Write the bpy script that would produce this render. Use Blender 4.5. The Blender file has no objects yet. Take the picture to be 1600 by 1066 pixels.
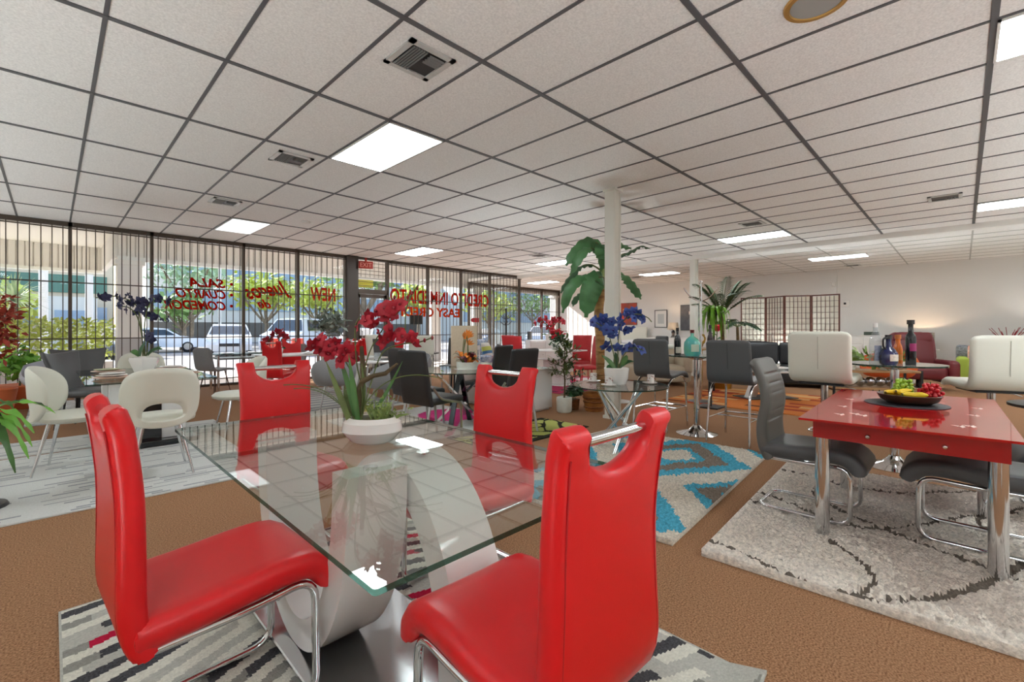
import bpy, bmesh, math, random
from math import sin, cos, pi, sqrt, radians
from mathutils import Vector, Matrix, noise
R = random.Random(11)
SC = bpy.context.scene
COL = SC.collection

# ------------------------------------------------------------------ materials
def lin(c):
    if isinstance(c, str):
        c = tuple(int(c[i:i+2], 16)/255 for i in (0, 2, 4))
    return tuple((x/12.92 if x <= .04045 else ((x+.055)/1.055)**2.4) for x in c)+(1,)
MATS = {}
def mat(name, c, rough=.5, metal=0., spec=.5, var=0., vscale=20., bump=0., bscale=60., coat=0., c2=None, sheen=0., stretch=None):
    if name in MATS: return MATS[name]
    m = bpy.data.materials.new(name); m.use_nodes = True
    nt = m.node_tree; b = nt.nodes['Principled BSDF']
    b.inputs['Base Color'].default_value = lin(c)
    b.inputs['Roughness'].default_value = rough
    b.inputs['Metallic'].default_value = metal
    b.inputs['Specular IOR Level'].default_value = spec
    if coat: b.inputs['Coat Weight'].default_value = coat; b.inputs['Coat Roughness'].default_value = .05
    if sheen: b.inputs['Sheen Weight'].default_value = sheen
    if var or bump:
        tc = nt.nodes.new('ShaderNodeTexCoord'); src = tc.outputs['Object']
        if stretch:
            mp = nt.nodes.new('ShaderNodeMapping'); mp.inputs['Scale'].default_value = stretch
            nt.links.new(src, mp.inputs[0]); src = mp.outputs[0]
    if var:
        n = nt.nodes.new('ShaderNodeTexNoise'); n.inputs['Scale'].default_value = vscale
        n.inputs['Detail'].default_value = 5; nt.links.new(src, n.inputs['Vector'])
        r = nt.nodes.new('ShaderNodeValToRGB')
        a = lin(c); d = lin(c2) if c2 else tuple(x*(1-var) for x in a[:3])+(1,)
        e = tuple(min(1, x*(1+var*.6)) for x in a[:3])+(1,) if not c2 else a
        r.color_ramp.elements[0].color = d; r.color_ramp.elements[0].position = .3
        r.color_ramp.elements[1].color = e; r.color_ramp.elements[1].position = .7
        nt.links.new(n.outputs['Fac'], r.inputs[0]); nt.links.new(r.outputs[0], b.inputs['Base Color'])
    if bump:
        n = nt.nodes.new('ShaderNodeTexNoise'); n.inputs['Scale'].default_value = bscale
        n.inputs['Detail'].default_value = 4; nt.links.new(src, n.inputs['Vector'])
        u = nt.nodes.new('ShaderNodeBump'); u.inputs['Strength'].default_value = bump; u.inputs['Distance'].default_value = .01
        nt.links.new(n.outputs['Fac'], u.inputs['Height']); nt.links.new(u.outputs[0], b.inputs['Normal'])
    MATS[name] = m
    return m
def glassmat(name, tint=(1, 1, 1), r0=.04, rough=0., body=0., bodycol='ffffff'):
    """clear sheet: transparent + mirror reflection by viewing angle (Schlick)"""
    if name in MATS: return MATS[name]
    m = bpy.data.materials.new(name); m.use_nodes = True; nt = m.node_tree
    nt.nodes.clear(); N = nt.nodes.new; L = nt.links.new
    out = N('ShaderNodeOutputMaterial'); tr = N('ShaderNodeBsdfTransparent'); gl = N('ShaderNodeBsdfGlossy')
    tr.inputs[0].default_value = tuple(tint)+(1,); gl.inputs['Roughness'].default_value = rough
    lw = N('ShaderNodeLayerWeight'); lw.inputs[0].default_value = .5
    p = N('ShaderNodeMath'); p.operation = 'POWER'; p.inputs[1].default_value = 5; L(lw.outputs['Facing'], p.inputs[0])
    ma = N('ShaderNodeMath'); ma.operation = 'MULTIPLY_ADD'; ma.inputs[1].default_value = 1-r0; ma.inputs[2].default_value = r0; L(p.outputs[0], ma.inputs[0])
    mx = N('ShaderNodeMixShader'); L(ma.outputs[0], mx.inputs[0]); src = tr.outputs[0]
    if body:
        df = N('ShaderNodeBsdfDiffuse'); df.inputs[0].default_value = lin(bodycol)
        m2 = N('ShaderNodeMixShader'); m2.inputs[0].default_value = body; L(tr.outputs[0], m2.inputs[1]); L(df.outputs[0], m2.inputs[2]); src = m2.outputs[0]
    L(src, mx.inputs[1]); L(gl.outputs[0], mx.inputs[2]); L(mx.outputs[0], out.inputs[0])
    MATS[name] = m
    return m
def paintmat(name, c):
    """brushed-on window paint: lets part of the daylight through"""
    if name in MATS: return MATS[name]
    m = bpy.data.materials.new(name); m.use_nodes = True; nt = m.node_tree; nt.nodes.clear(); N = nt.nodes.new; L = nt.links.new
    out = N('ShaderNodeOutputMaterial'); d = N('ShaderNodeBsdfDiffuse'); t = N('ShaderNodeBsdfTranslucent'); x = N('ShaderNodeMixShader'); x.inputs[0].default_value = .55
    n = N('ShaderNodeTexNoise'); n.inputs['Scale'].default_value = 14; r = N('ShaderNodeValToRGB'); a = lin(c); r.color_ramp.elements[0].color = tuple(v*.7 for v in a[:3])+(1,); r.color_ramp.elements[1].color = a
    L(n.outputs['Fac'], r.inputs[0]); L(r.outputs[0], d.inputs[0]); L(r.outputs[0], t.inputs[0]); L(d.outputs[0], x.inputs[1]); L(t.outputs[0], x.inputs[2]); L(x.outputs[0], out.inputs[0])
    MATS[name] = m
    return m
def emat(name, c, s):
    m = bpy.data.materials.new(name); m.use_nodes = True; b = m.node_tree.nodes['Principled BSDF']
    b.inputs['Base Color'].default_value = lin(c); b.inputs['Emission Color'].default_value = lin(c); b.inputs['Emission Strength'].default_value = s
    MATS[name] = m
    return m

# ------------------------------------------------------------------ mesh builder
class MB:
    def __init__(s): s.v = []; s.f = []; s.m = []
    def add(s, v, f, m=0):
        o = len(s.v); s.v += [tuple(p) for p in v]; s.f += [tuple(i+o for i in q) for q in f]; s.m += [m]*len(f); return s
    def box(s, c, d, rz=0, m=0, tilt=None):
        x, y, z = (k/2 for k in d); P = [Vector((a*x, b*y, e*z)) for e in (-1, 1) for a, b in ((-1, -1), (1, -1), (1, 1), (-1, 1))]
        M = Matrix.Rotation(rz, 3, 'Z')
        if tilt: M = M @ Matrix.Rotation(tilt[0], 3, tilt[1])
        return s.add([M @ p+Vector(c) for p in P], [(3, 2, 1, 0), (4, 5, 6, 7), (0, 1, 5, 4), (1, 2, 6, 5), (2, 3, 7, 6), (3, 0, 4, 7)], m)
    def box2(s, a, b, m=0): return s.box([(p+q)/2 for p, q in zip(a, b)], [abs(q-p) for p, q in zip(a, b)], 0, m)
    def rbox(s, c, d, r=.02, seg=3, rz=0, m=0, tilt=None, puff=0.):
        bm = bmesh.new(); bmesh.ops.create_cube(bm, size=1)
        for v in bm.verts: v.co = Vector((v.co.x*d[0], v.co.y*d[1], v.co.z*d[2]))
        if puff: bmesh.ops.subdivide_edges(bm, edges=bm.edges[:], cuts=3, use_grid_fill=True)
        ed = bm.edges[:]
        if puff:
            for v in bm.verts:
                k = [min(1, abs(v.co[i])*2/d[i]) for i in range(3)]
                q = [1-k[i]**4 for i in range(3)]
                v.co.x += math.copysign(puff*k[0]**3*q[1]*q[2], v.co.x) if k[0] > .99 else 0
                v.co.y += math.copysign(puff*q[0]*q[2], v.co.y) if k[1] > .99 else 0
                v.co.z += math.copysign(puff*q[0]*q[1], v.co.z) if k[2] > .99 else 0
            ed = [e for e in bm.edges if len(e.link_faces) == 2 and e.calc_face_angle(0) > .9]
        bmesh.ops.bevel(bm, geom=ed, offset=r, segments=seg, profile=.5, affect='EDGES', clamp_overlap=True)
        M = Matrix.Rotation(rz, 3, 'Z')
        if tilt: M = M @ Matrix.Rotation(tilt[0], 3, tilt[1])
        bm.verts.index_update()
        s.add([M @ v.co+Vector(c) for v in bm.verts], [[v.index for v in f.verts] for f in bm.faces], m); bm.free(); return s
    def tube(s, pts, r, n=10, closed=False, m=0, flat=1.):
        P = [Vector(p) for p in pts]; k = len(P); rr = r if isinstance(r, (list, tuple)) else [r]*k
        T = []
        for i in range(k):
            a = P[(i-1) % k] if closed or i > 0 else P[i]; b = P[(i+1) % k] if closed or i < k-1 else P[i]
            T.append((b-a).normalized())
        u = T[0].orthogonal().normalized()
        if abs(T[0].z) < .9: u = T[0].cross(Vector((0, 0, 1))).normalized()
        V = []
        for i in range(k):
            u = (u-T[i]*u.dot(T[i])); u = u.normalized() if u.length > 1e-6 else T[i].orthogonal().normalized()
            w = T[i].cross(u)
            V += [P[i]+(u*cos(2*pi*j/n)+w*sin(2*pi*j/n)*flat)*rr[i] for j in range(n)]
        F = []
        for i in range(k if closed else k-1):
            a = i*n; b = ((i+1) % k)*n
            F += [(a+j, a+(j+1) % n, b+(j+1) % n, b+j) for j in range(n)]
        if not closed: F += [tuple(range(n-1, -1, -1)), tuple((k-1)*n+j for j in range(n))]
        return s.add(V, F, m)
    def lathe(s, prof, n=24, c=(0, 0, 0), m=0, sy=1.):
        V = []; F = []
        for r, z in prof: V += [(c[0]+r*cos(2*pi*j/n), c[1]+r*sy*sin(2*pi*j/n), c[2]+z) for j in range(n)]
        for i in range(len(prof)-1): F += [(i*n+j, i*n+(j+1) % n, (i+1)*n+(j+1) % n, (i+1)*n+j) for j in range(n)]
        if prof[0][0] > 1e-5: F.append(tuple(range(n-1, -1, -1)))
        if prof[-1][0] > 1e-5: F.append(tuple((len(prof)-1)*n+j for j in range(n)))
        return s.add(V, F, m)
    def prism(s, poly, z0, z1, M=None, m=0):
        n = len(poly); V = [Vector((x, y, z)) for z in (z0, z1) for x, y in poly]
        if M is not None: V = [M @ v for v in V]
        return s.add(V, [tuple(range(n-1, -1, -1)), tuple(range(n, 2*n))]+[(i, (i+1) % n, n+(i+1) % n, n+i) for i in range(n)], m)
    def sphere(s, c, r, n=10, sc=(1, 1, 1), m=0):
        k = max(5, n//2+1)
        pr = [(sin(pi*i/k)*r, -cos(pi*i/k)*r) for i in range(k+1)]
        V = []; F = []
        for a, z in pr: V += [(c[0]+a*sc[0]*cos(2*pi*j/n), c[1]+a*sc[1]*sin(2*pi*j/n), c[2]+z*sc[2]) for j in range(n)]
        for i in range(k): F += [(i*n+j, i*n+(j+1) % n, (i+1)*n+(j+1) % n, (i+1)*n+j) for j in range(n)]
        return s.add(V, F, m)
    def strip(s, L, Rr, m=0):
        n = len(L); return s.add(list(L)+list(Rr), [(i, i+1, n+i+1, n+i) for i in range(n-1)], m)

def obj(name, mb, mats, parent=None, smooth=40, loc=None, rz=0):
    me = bpy.data.meshes.new(name); me.from_pydata(mb.v, [], mb.f)
    mats = mats if isinstance(mats, (list, tuple)) else [mats]
    for m in mats: me.materials.append(m)
    if len(mats) > 1: me.polygons.foreach_set('material_index', mb.m)
    me.validate(clean_customdata=False)
    bm = bmesh.new(); bm.from_mesh(me); bmesh.ops.remove_doubles(bm, verts=bm.verts[:], dist=1e-5); bmesh.ops.recalc_face_normals(bm, faces=bm.faces[:]); bm.to_mesh(me); bm.free()
    if smooth:
        me.polygons.foreach_set('use_smooth', [True]*len(me.polygons)); me.set_sharp_from_angle(angle=radians(smooth))
    o = bpy.data.objects.new(name, me); COL.objects.link(o)
    if parent is not None: o.parent = parent
    if loc: o.location = loc
    if rz: o.rotation_euler = (0, 0, rz)
    return o
def tag(o, label, cat, group=None, kind=None):
    o['label'] = label; o['category'] = cat
    if group: o['group'] = group
    if kind: o['kind'] = kind
    return o
def thing(name, label, cat, loc=(0, 0, 0), rz=0, group=None):
    o = bpy.data.objects.new(name, None); COL.objects.link(o); o.empty_display_size = .1
    o.location = loc; o.rotation_euler = (0, 0, radians(rz)); return tag(o, label, cat, group)
def struct(name, mb, mats, smooth=0, parent=None):
    o = obj(name, mb, mats, parent, smooth)
    if parent is None: o['kind'] = 'structure'
    return o
def dup(r0, loc, rz=None, label=None, group=None, sc=None):
    def cp(o, par):
        c = o.copy(); COL.objects.link(c)
        if par is not None: c.parent = par
        for ch in list(o.children): cp(ch, c)
        return c
    r = cp(r0, None); r.location = loc
    if rz is not None: r.rotation_euler = (0, 0, radians(rz))
    if label: r['label'] = label
    if group: r['group'] = group
    if sc: r.scale = (sc, sc, sc)
    return r
def sub(name, o, parent, loc, rot=None):          # a further copy of part o under parent
    c = o.copy(); COL.objects.link(c); c.parent = parent; c.location = loc
    if rot: c.rotation_euler = rot
    return c

# ------------------------------------------------------------------ curved padded panels
def cat_rom(P, n):
    P = [Vector(p) for p in P]; Q = [P[0]*2-P[1]]+P+[P[-1]*2-P[-2]]; out = []
    for i in range(len(P)-1):
        a, b, c, d = Q[i:i+4]
        for k in range(n):
            t = k/n
            out.append(.5*((2*b)+(c-a)*t+(2*a-5*b+4*c-d)*t*t+(3*b-a-3*c+d)*t**3))
    out.append(P[-1]); return out
class Path2:
    """smooth (y,z) profile by arc length"""
    def __init__(s, pts):
        s.p = cat_rom([Vector((a, b)) for a, b in pts], 10); s.l = [0]
        for a, b in zip(s.p, s.p[1:]): s.l.append(s.l[-1]+(b-a).length)
        s.L = s.l[-1]
    def at(s, t):
        t = max(0, min(s.L, t)); i = 0
        while i < len(s.l)-2 and s.l[i+1] < t: i += 1
        a, b = s.p[i], s.p[i+1]; k = (t-s.l[i])/max(1e-9, s.l[i+1]-s.l[i])
        j = max(0, i-1); e = min(len(s.p)-1, i+2)
        d = (s.p[e]-s.p[j]).normalized()
        return a+(b-a)*k, Vector((-d.y, d.x))
def dense(n, edge):
    """0..1 positions, dense near the ends; edge = rounded zone as a fraction"""
    a = [0, edge*.06, edge*.25, edge*.55, edge]; mid = [edge+(1-2*edge)*i/n for i in range(1, n)]
    return a+mid+[1-x for x in reversed(a)]
def panel(prof, W, T, nu=10, ns=14, r=.025, notch=None, ndist=None, bow=None, tf=None, corner=0., side=None):
    """padded sheet swept along a profile. W(t) width, notch(u_m) amount cut from the far end, bow(u_m,t) offset along the normal"""
    P = Path2(prof); Wf = W if callable(W) else (lambda t: W)
    w0 = Wf(.5); us = [2*x-1 for x in dense(nu, min(.45, r/w0))]; ts = dense(ns, min(.45, r/P.L))
    if side: us = sorted(set(us+[k*2/w0 for k in side]))
    mb = MB(); G = []
    for u in us:
        cut = notch(u*w0/2) if notch else 0
        row = []
        for t in ts:
            top = P.L-cut; s_ = t*top; tt = s_/P.L; w = Wf(tt); x = u*w/2
            if corner:
                # rounded far corners: shrink length near the sides
                ex = max(0, abs(x)-(w/2-corner))
                if ex > 0: top2 = top-(corner-sqrt(max(0, corner*corner-ex*ex))); s_ = t*top2
                else: top2 = top
            else: top2 = top
            e = min(s_, top2-s_, (1-abs(u))*w/2)
            if ndist: e = min(e, ndist(x, s_, P.L))
            q = sqrt(max(0, 1-(1-min(1, max(0, e)/r))**2))
            c, n = P.at(s_); th = (T(tt) if callable(T) else T)*q
            if tf: th *= tf(x, s_)
            b = bow(x, tt) if bow else 0
            row.append((Vector((x, c.x+n.x*(b+th/2), c.y+n.y*(b+th/2))), Vector((x, c.x+n.x*(b-th/2), c.y+n.y*(b-th/2)))))
        G.append(row)
    a, b = len(us), len(ts)
    V = [p[0] for r_ in G for p in r_]+[p[1] for r_ in G for p in r_]; o = a*b; F = []
    for i in range(a-1):
        for j in range(b-1):
            q = i*b+j; F.append((q, q+b, q+b+1, q+1)); F.append((o+q, o+q+1, o+q+b+1, o+q+b))
    for i in range(a-1):
        for j in (0, b-1): q = i*b+j; F.append((q, q+b, o+q+b, o+q) if j == 0 else (q+b, q, o+q, o+q+b))
    for j in range(b-1):
        for i in (0, a-1): q = i*b+j; F.append((q, q+1, o+q+1, o+q))
    return mb.add(V, F)
def arc(c, r, a0, a1, n, ax='yz', x=0):
    out = []
    for i in range(n+1):
        a = radians(a0+(a1-a0)*i/n); p, q = c[0]+r*cos(a), c[1]+r*sin(a)
        out.append((x, p, q) if ax == 'yz' else (p, q, x))
    return out
def fillet(pts, r, n=5):
    """round the corners of a 3D polyline"""
    P = [Vector(p) for p in pts]; out = [P[0]]
    for i in range(1, len(P)-1):
        a = (P[i-1]-P[i]); b = (P[i+1]-P[i]); k = min(r, a.length*.49, b.length*.49)
        p, q = P[i]+a.normalized()*k, P[i]+b.normalized()*k
        for j in range(n+1):
            t = j/n; out.append(p*(1-t)**2+P[i]*2*t*(1-t)+q*t*t)
    return out+[P[-1]]
SKY, SUN, EXPO, LAMP, FILL = .40, 10., .32, 15., 70.
# ------------------------------------------------------------------ materials used around the room
CEIL = 3.084
m_tile = mat('ceiling_tile', 'f1f0ee', .95, var=.13, vscale=75, bump=.25, bscale=170)
m_grid = mat('ceiling_grid_dark', '58585b', .5)
m_grid2 = mat('ceiling_grid_pale', 'b4b4b0', .6)
m_white = mat('white_paint', 'e9e8e4', .7, bump=.05, bscale=30)
m_wall = mat('wall_paint', 'e4e3e0', .8, bump=.04, bscale=25)
m_carpet = mat('brown_carpet', 'b48a69', .95, spec=.1, c2='66462f', var=.4, vscale=140, bump=.15, bscale=500)
m_bronze = mat('dark_bronze', '564a40', .45, metal=.2)
m_bar = mat('dark_bar', '544a42', .5, metal=.2)
m_chrome = mat('chrome', 'dcdddf', .08, metal=1.)
m_steel = mat('brushed_steel', 'b9babb', .28, metal=1.)
m_black = mat('black_plastic', '17171a', .4)
m_pane = glassmat('window_glass', (.985, .99, .985), .012)
m_red_paint = paintmat('red_window_paint', 'e03020')
m_light = emat('lamp_panel', 'f3fbff', LAMP); m_dim = emat('lamp_panel_dim', 'f3fbff', 1.15)

# ------------------------------------------------------------------ floor, walls, ceiling
XL, YB, YF, XB, YF2, XJ = -4.2, -5.2, 11.22, 17.5, 14.06, 11.73
f = MB(); f.add([(XL, YB, 0), (XB, YB, 0), (XB, YF2, 0), (XJ, YF2, 0), (XJ, YF, 0), (XL, YF, 0)], [(0, 1, 2, 3, 4, 5)])
f.add([(XL, YB, -.1), (XB, YB, -.1), (XB, YF2, -.1), (XJ, YF2, -.1), (XJ, YF, -.1), (XL, YF, -.1)], [(5, 4, 3, 2, 1, 0)])
struct('floor', f, m_carpet)
X0, PX, Y0, PY = .2278, .634, -.1386, 1.268
c = MB(); c.box2((XL, YB, CEIL), (XB, YF, CEIL+.12)); c.box2((XJ, YF, CEIL), (XB, YF2, CEIL+.12)); struct('ceiling', c, m_tile)
g = MB(); g2 = MB(); XBEAM = 11.6
i = -7
while X0+i*PX < XB:
    x = X0+i*PX; (g if x < XBEAM-.1 else g2).box2((x-.012, YB, CEIL-.006), (x+.012, YF if x < XJ else YF2, CEIL+.001)); i += 1
j = -4
while Y0+j*PY < YF2:
    y = Y0+j*PY
    if y < YF: g.box2((XL, y-.018, CEIL-.008), (XBEAM, y+.018, CEIL+.001))
    g2.box2((XBEAM if y < YF else XJ, y-.014, CEIL-.006), (XB, y+.014, CEIL+.001)); j += 1
struct('trim_1', g, m_grid); struct('trim_2', g2, m_grid2)
w = MB(); w.box2((XB, YB, 0), (XB+.2, YF2+.3, CEIL+.1)); w.box2((XB-.07, 2.82, 0), (XB, 3.13, CEIL))
for y in (.9, -.95, 8.0): w.box2((XB-.004, y-.006, 0), (XB, y+.006, CEIL))
struct('wall_back', w, m_wall)
w = MB(); w.box2((XL-.2, YB, 0), (XL, YF+.2, CEIL+.1)); struct('wall_left', w, m_wall)
w = MB(); w.box2((XL-.2, YB-.2, 0), (XB+.2, YB, CEIL+.1)); struct('wall_right', w, m_wall)
b = MB(); b.box2((XB-.015, YB, 0), (XB, 2.82, .1)); b.box2((XB-.015, 3.13, 0), (XB, YF2, .1)); struct('baseboard_back', b, m_white)
b = MB(); b.box2((XBEAM-.06, YB, CEIL-.10), (XBEAM+.10, YF, CEIL+.02)); struct('trim_3', b, m_white)
for n, (x, y, s) in enumerate([(5.33, 3.36, .16), (11.66, 4.93, .16)]):
    b = MB(); b.rbox((x, y, CEIL/2), (s, s, CEIL), .012, 2); b.box((x, y, .02), (s+.03, s+.03, .04))
    b.box((x, y, CEIL-.015), (s+.03, s+.03, .03)); b.box((x+s*.3, y-s/2-.004, CEIL/2), (.03, .012, CEIL-.1))
    struct('trim_%d' % (n+4), b, mat('column_paint', 'dcdad0', .5))

# ------------------------------------------------------------------ storefront
MU = [-4.2, -3.0, -1.8, -.62, .23, 1.37, 2.96, 4.11, 5.29, 5.57, 6.47, 7.8, 9.05, 10.28, 11.73]
FT = CEIL-.0
win_no = [0]
def frame_bay(x0, x1, y, z0=.05, z1=CEIL-.08, th=.05):
    win_no[0] += 1
    b = MB(); q = th/2
    b.box2((x0, y-.05, 0), (x0+q, y+.05, FT)); b.box2((x1-q, y-.05, 0), (x1, y+.05, FT))
    b.box2((x0, y-.05, z1), (x1, y+.05, FT)); b.box2((x0, y-.05, 0), (x1, y+.05, z0))
    o = struct('window_%d' % win_no[0], b, m_bronze)
    p = MB(); p.box2((x0+q, y-.004, z0), (x1-q, y+.004, z1)); obj('pane', p, m_pane, o, 0)
    return o
DOOR = (5.57, 6.47)
for a, e in zip(MU, MU[1:]):
    if (a, e) == (5.29, 5.57): continue
    if (a, e) == DOOR: continue
    frame_bay(a, e, YF)
b = MB(); b.rbox((5.43, YF-.02, CEIL/2), (.30, .2, CEIL), .006, 1); struct('trim_6', b, mat('dark_pillar', '4b443f', .5, metal=.3, bump=.05))
# door bay with transom
b = MB(); zd = 2.13
for x in DOOR: b.box2((x-.03, YF-.06, 0), (x+.03, YF+.06, CEIL))
b.box2((DOOR[0], YF-.06, zd), (DOOR[1], YF+.06, zd+.12)); b.box2((DOOR[0], YF-.05, CEIL-.06), (DOOR[1], YF+.05, CEIL))
dr = struct('door_1', b, m_bronze)
p = MB(); p.box2((DOOR[0]+.03, YF-.004, zd+.12), (DOOR[1]-.03, YF+.004, CEIL-.06)); obj('transom_pane', p, m_pane, dr, 0)
b = MB(); x0, x1 = DOOR[0]+.035, DOOR[1]-.035
for q in ((x0, x0+.07), (x1-.07, x1)): b.box2((q[0], YF-.022, .02), (q[1], YF+.022, zd-.01))
b.box2((x0, YF-.022, .02), (x1, YF+.022, .2)); b.box2((x0, YF-.022, zd-.1), (x1, YF+.022, zd-.01)); b.box2((x0, YF-.022, .95), (x1, YF+.022, 1.03))
dl = obj('door_leaf', b, m_bronze, dr, 0)
p = MB(); p.box2((x0+.07, YF-.004, .2), (x1-.07, YF+.004, zd-.1)); obj('door_pane', p, m_pane, dl, 0)
p = MB(); p.tube(fillet([(x0+.1, YF-.03, 1.15), (x0+.1, YF-.09, 1.15), (x0+.1, YF-.09, .85), (x0+.1, YF-.03, .85)], .03), .012, 8); obj('door_handle', p, m_steel, dl)
p = MB(); p.box2((DOOR[0]+.05, YF-.012, 2.3), (DOOR[1]-.42, YF-.006, 2.5)); o = obj('window_sticker', p, mat('yellow_notice', 'd8cf4a', .6), None, 0)
tag(o, 'yellow notice stuck on the glass above the entrance door', 'notice')
# return wall between the two storefronts and the far storefront
frame_bay2 = [(XJ, YF), (XJ, YF2)]
b = MB(); b.box2((XJ-.05, YF, 0), (XJ+.05, YF+.06, CEIL)); b.box2((XJ-.05, YF2-.06, 0), (XJ+.05, YF2, CEIL)); b.box2((XJ-.02, YF, CEIL-.02), (XJ+.02, YF2, CEIL)); b.box2((XJ-.03, YF, 0), (XJ+.03, YF2, .08)); o = struct('window_20', b, m_bronze)
p = MB(); p.box2((XJ-.004, YF+.06, .08), (XJ+.004, YF2-.06, CEIL-.02)); obj('pane', p, m_pane, o, 0)
MU2 = [11.73, 13.1, 14.65, 16.2, 17.5]
for a, e in zip(MU2, MU2[1:]): frame_bay(a, e, YF2)
# security grilles of thin bars just inside the glass
def grille(x0, x1, y, n, rails, label):
    t = thing('window_grille', label, 'window grille', ((x0+x1)/2, y-.085, 0), 0, 'security bars along the shop windows')
    w = x1-x0-.05; b = MB(); b.box((0, 0, CEIL/2), (.014, .014, CEIL-.10))
    b0 = obj('bar', b, m_bar, t, 0)
    for k in range(n):
        x = -w/2+w*(k+.5)/n
        if k == 0: b0.location = (x, 0, 0)
        else: sub('bar', b0, t, (x, 0, 0))
    b = MB(); b.box((0, -.010, 0), (w+.04, .010, .022)); r0 = obj('rail', b, m_bar, t, 0)
    for k, z in enumerate(rails):
        if k == 0: r0.location = (0, 0, z)
        else: sub('rail', r0, t, (0, 0, z))
bays = [(-1.8, -.62, 8), (-.62, .23, 6), (.23, 1.37, 9), (1.37, 2.96, 12), (2.96, 4.11, 9), (4.11, 5.29, 8), (6.47, 7.8, 9), (7.8, 9.05, 9), (9.05, 10.28, 9), (10.28, 11.73, 9)]
gl = ['dark security bars at the far left edge of the shopfront', 'dark security bars on the leftmost window bay in view, behind the leafy plants',
      'dark security bars on the bay showing the green fascia and planter hedge', 'dark security bars across the bay painted SALA CUARTO COMEDOR', 'dark security bars across the bay painted Juegos de', 'dark security bars across the bay beside the wide dark pillar',
      'dark security bars on the bay just right of the entrance door', 'dark security bars behind the letters INME', 'dark security bars behind the word CREDIT on the right', 'dark security bars on the bay with the black coat tree']
for (a, e, n), l in zip(bays, gl): grille(a, e, YF, n, (CEIL-.12, 2.02, 1.03, .16), l)
l2 = ['dark security bars on the recessed far window, first bay beyond the corner', 'dark security bars on the recessed far window, second bay beyond the corner', 'dark security bars on the recessed far window, third bay beyond the corner', 'dark security bars on the recessed far window, bay by the back wall']
for (a, e), l in zip(zip(MU2, MU2[1:]), l2): grille(a, e, YF2, 12, (CEIL-.12, 2.02, 1.03), l)
# transom bars over the door
t = thing('transom_grille', 'row of horizontal dark bars over the entrance door', 'window grille', ((DOOR[0]+DOOR[1])/2, YF-.085, 0))
b = MB(); b.box((0, 0, 0), (.86, .012, .012)); r0 = obj('bar', b, m_bar, t, 0)
for k in range(7):
    z = 2.34+k*.1
    if k == 0: r0.location = (0, 0, z)
    else: sub('bar', r0, t, (0, 0, z))
t = thing('door_grille', 'dark bars covering the glass entrance door', 'window grille', ((DOOR[0]+DOOR[1])/2, YF-.105, 0))
b = MB(); b.box((0, 0, 1.05), (.012, .012, 1.95)); r0 = obj('bar', b, m_bar, t, 0)
for k in range(7):
    x = -.36+k*.12
    if k == 0: r0.location = (x, 0, 0)
    else: sub('bar', r0, t, (x, 0, 0))

# ------------------------------------------------------------------ lettering painted on the glass (reads from the street)
FONTS = {}
def words(txt, x_right, z, h, width, name, label, cat='window lettering', mt=None, shear=0., y=YF-.006, face=1, off=0., rot=0., x_c=None, parent=None, depth=.002):
    cu = bpy.data.curves.new('t', 'FONT'); cu.body = txt; cu.size = 1.; cu.shear = shear; cu.extrude = 0; cu.offset = off
    o = bpy.data.objects.new('t', cu); COL.objects.link(o)
    dg = bpy.context.evaluated_depsgraph_get(); dg.update(); me = bpy.data.meshes.new_from_object(o.evaluated_get(dg))
    bpy.data.objects.remove(o); bpy.data.curves.remove(cu)
    xs = [v.co.x for v in me.vertices]; ys = [v.co.y for v in me.vertices]; x0, x1, y0, y1 = min(xs), max(xs), min(ys), max(ys)
    mb = MB(); V = []
    for v in me.vertices:
        a = (v.co.x-x0)/(x1-x0)*width; b = (v.co.y-y0)/(y1-y0)*h
        V.append((a, b))
    F = [tuple(p.vertices) for p in me.polygons]
    bm = bmesh.new(); vs = [bm.verts.new((a, b, 0)) for a, b in V]
    for q in F:
        try: bm.faces.new([vs[k] for k in q])
        except ValueError: pass
    bmesh.ops.remove_doubles(bm, verts=bm.verts[:], dist=1e-5)
    ex = bmesh.ops.extrude_face_region(bm, geom=bm.faces[:]); 
    for v in ex['geom']:
        if isinstance(v, bmesh.types.BMVert): v.co.z += depth
    bmesh.ops.recalc_face_normals(bm, faces=bm.faces[:])
    m2 = bpy.data.meshes.new(name); bm.to_mesh(m2); bm.free(); bpy.data.meshes.remove(me)
    m2.materials.append(mt or m_red_paint)
    o = bpy.data.objects.new(name, m2); COL.objects.link(o)
    # local x -> reading direction
    if face == 1: M = Matrix(((-1, 0, 0), (0, 0, 1), (0, 1, 0)))      # facing +Y, reads towards -X
    elif face == -1: M = Matrix(((1, 0, 0), (0, 0, -1), (0, 1, 0)))   # facing -Y, reads towards +X
    else: M = Matrix(((0, 0, -1), (-1, 0, 0), (0, 1, 0)))            # facing -X, reads towards -Y
    o.matrix_world = Matrix.Translation((x_right, y, z)) @ M.to_4x4() @ Matrix.Rotation(rot, 4, 'Z')
    if parent is not None: o.parent = parent
    else: tag(o, label, cat)
    return o
words('CREDITO INMEDIATO', 10.22, 1.93, .40, 3.66, 'window_lettering', 'large red painted words CREDITO INMEDIATO on the glass right of the door', off=.03)
words('EASY CREDIT', 9.0, 1.56, .28, 2.35, 'window_lettering', 'orange-red painted words EASY CREDIT under the larger line of lettering', mt=paintmat('orange_window_paint', 'e8551f'), off=.035)
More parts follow.
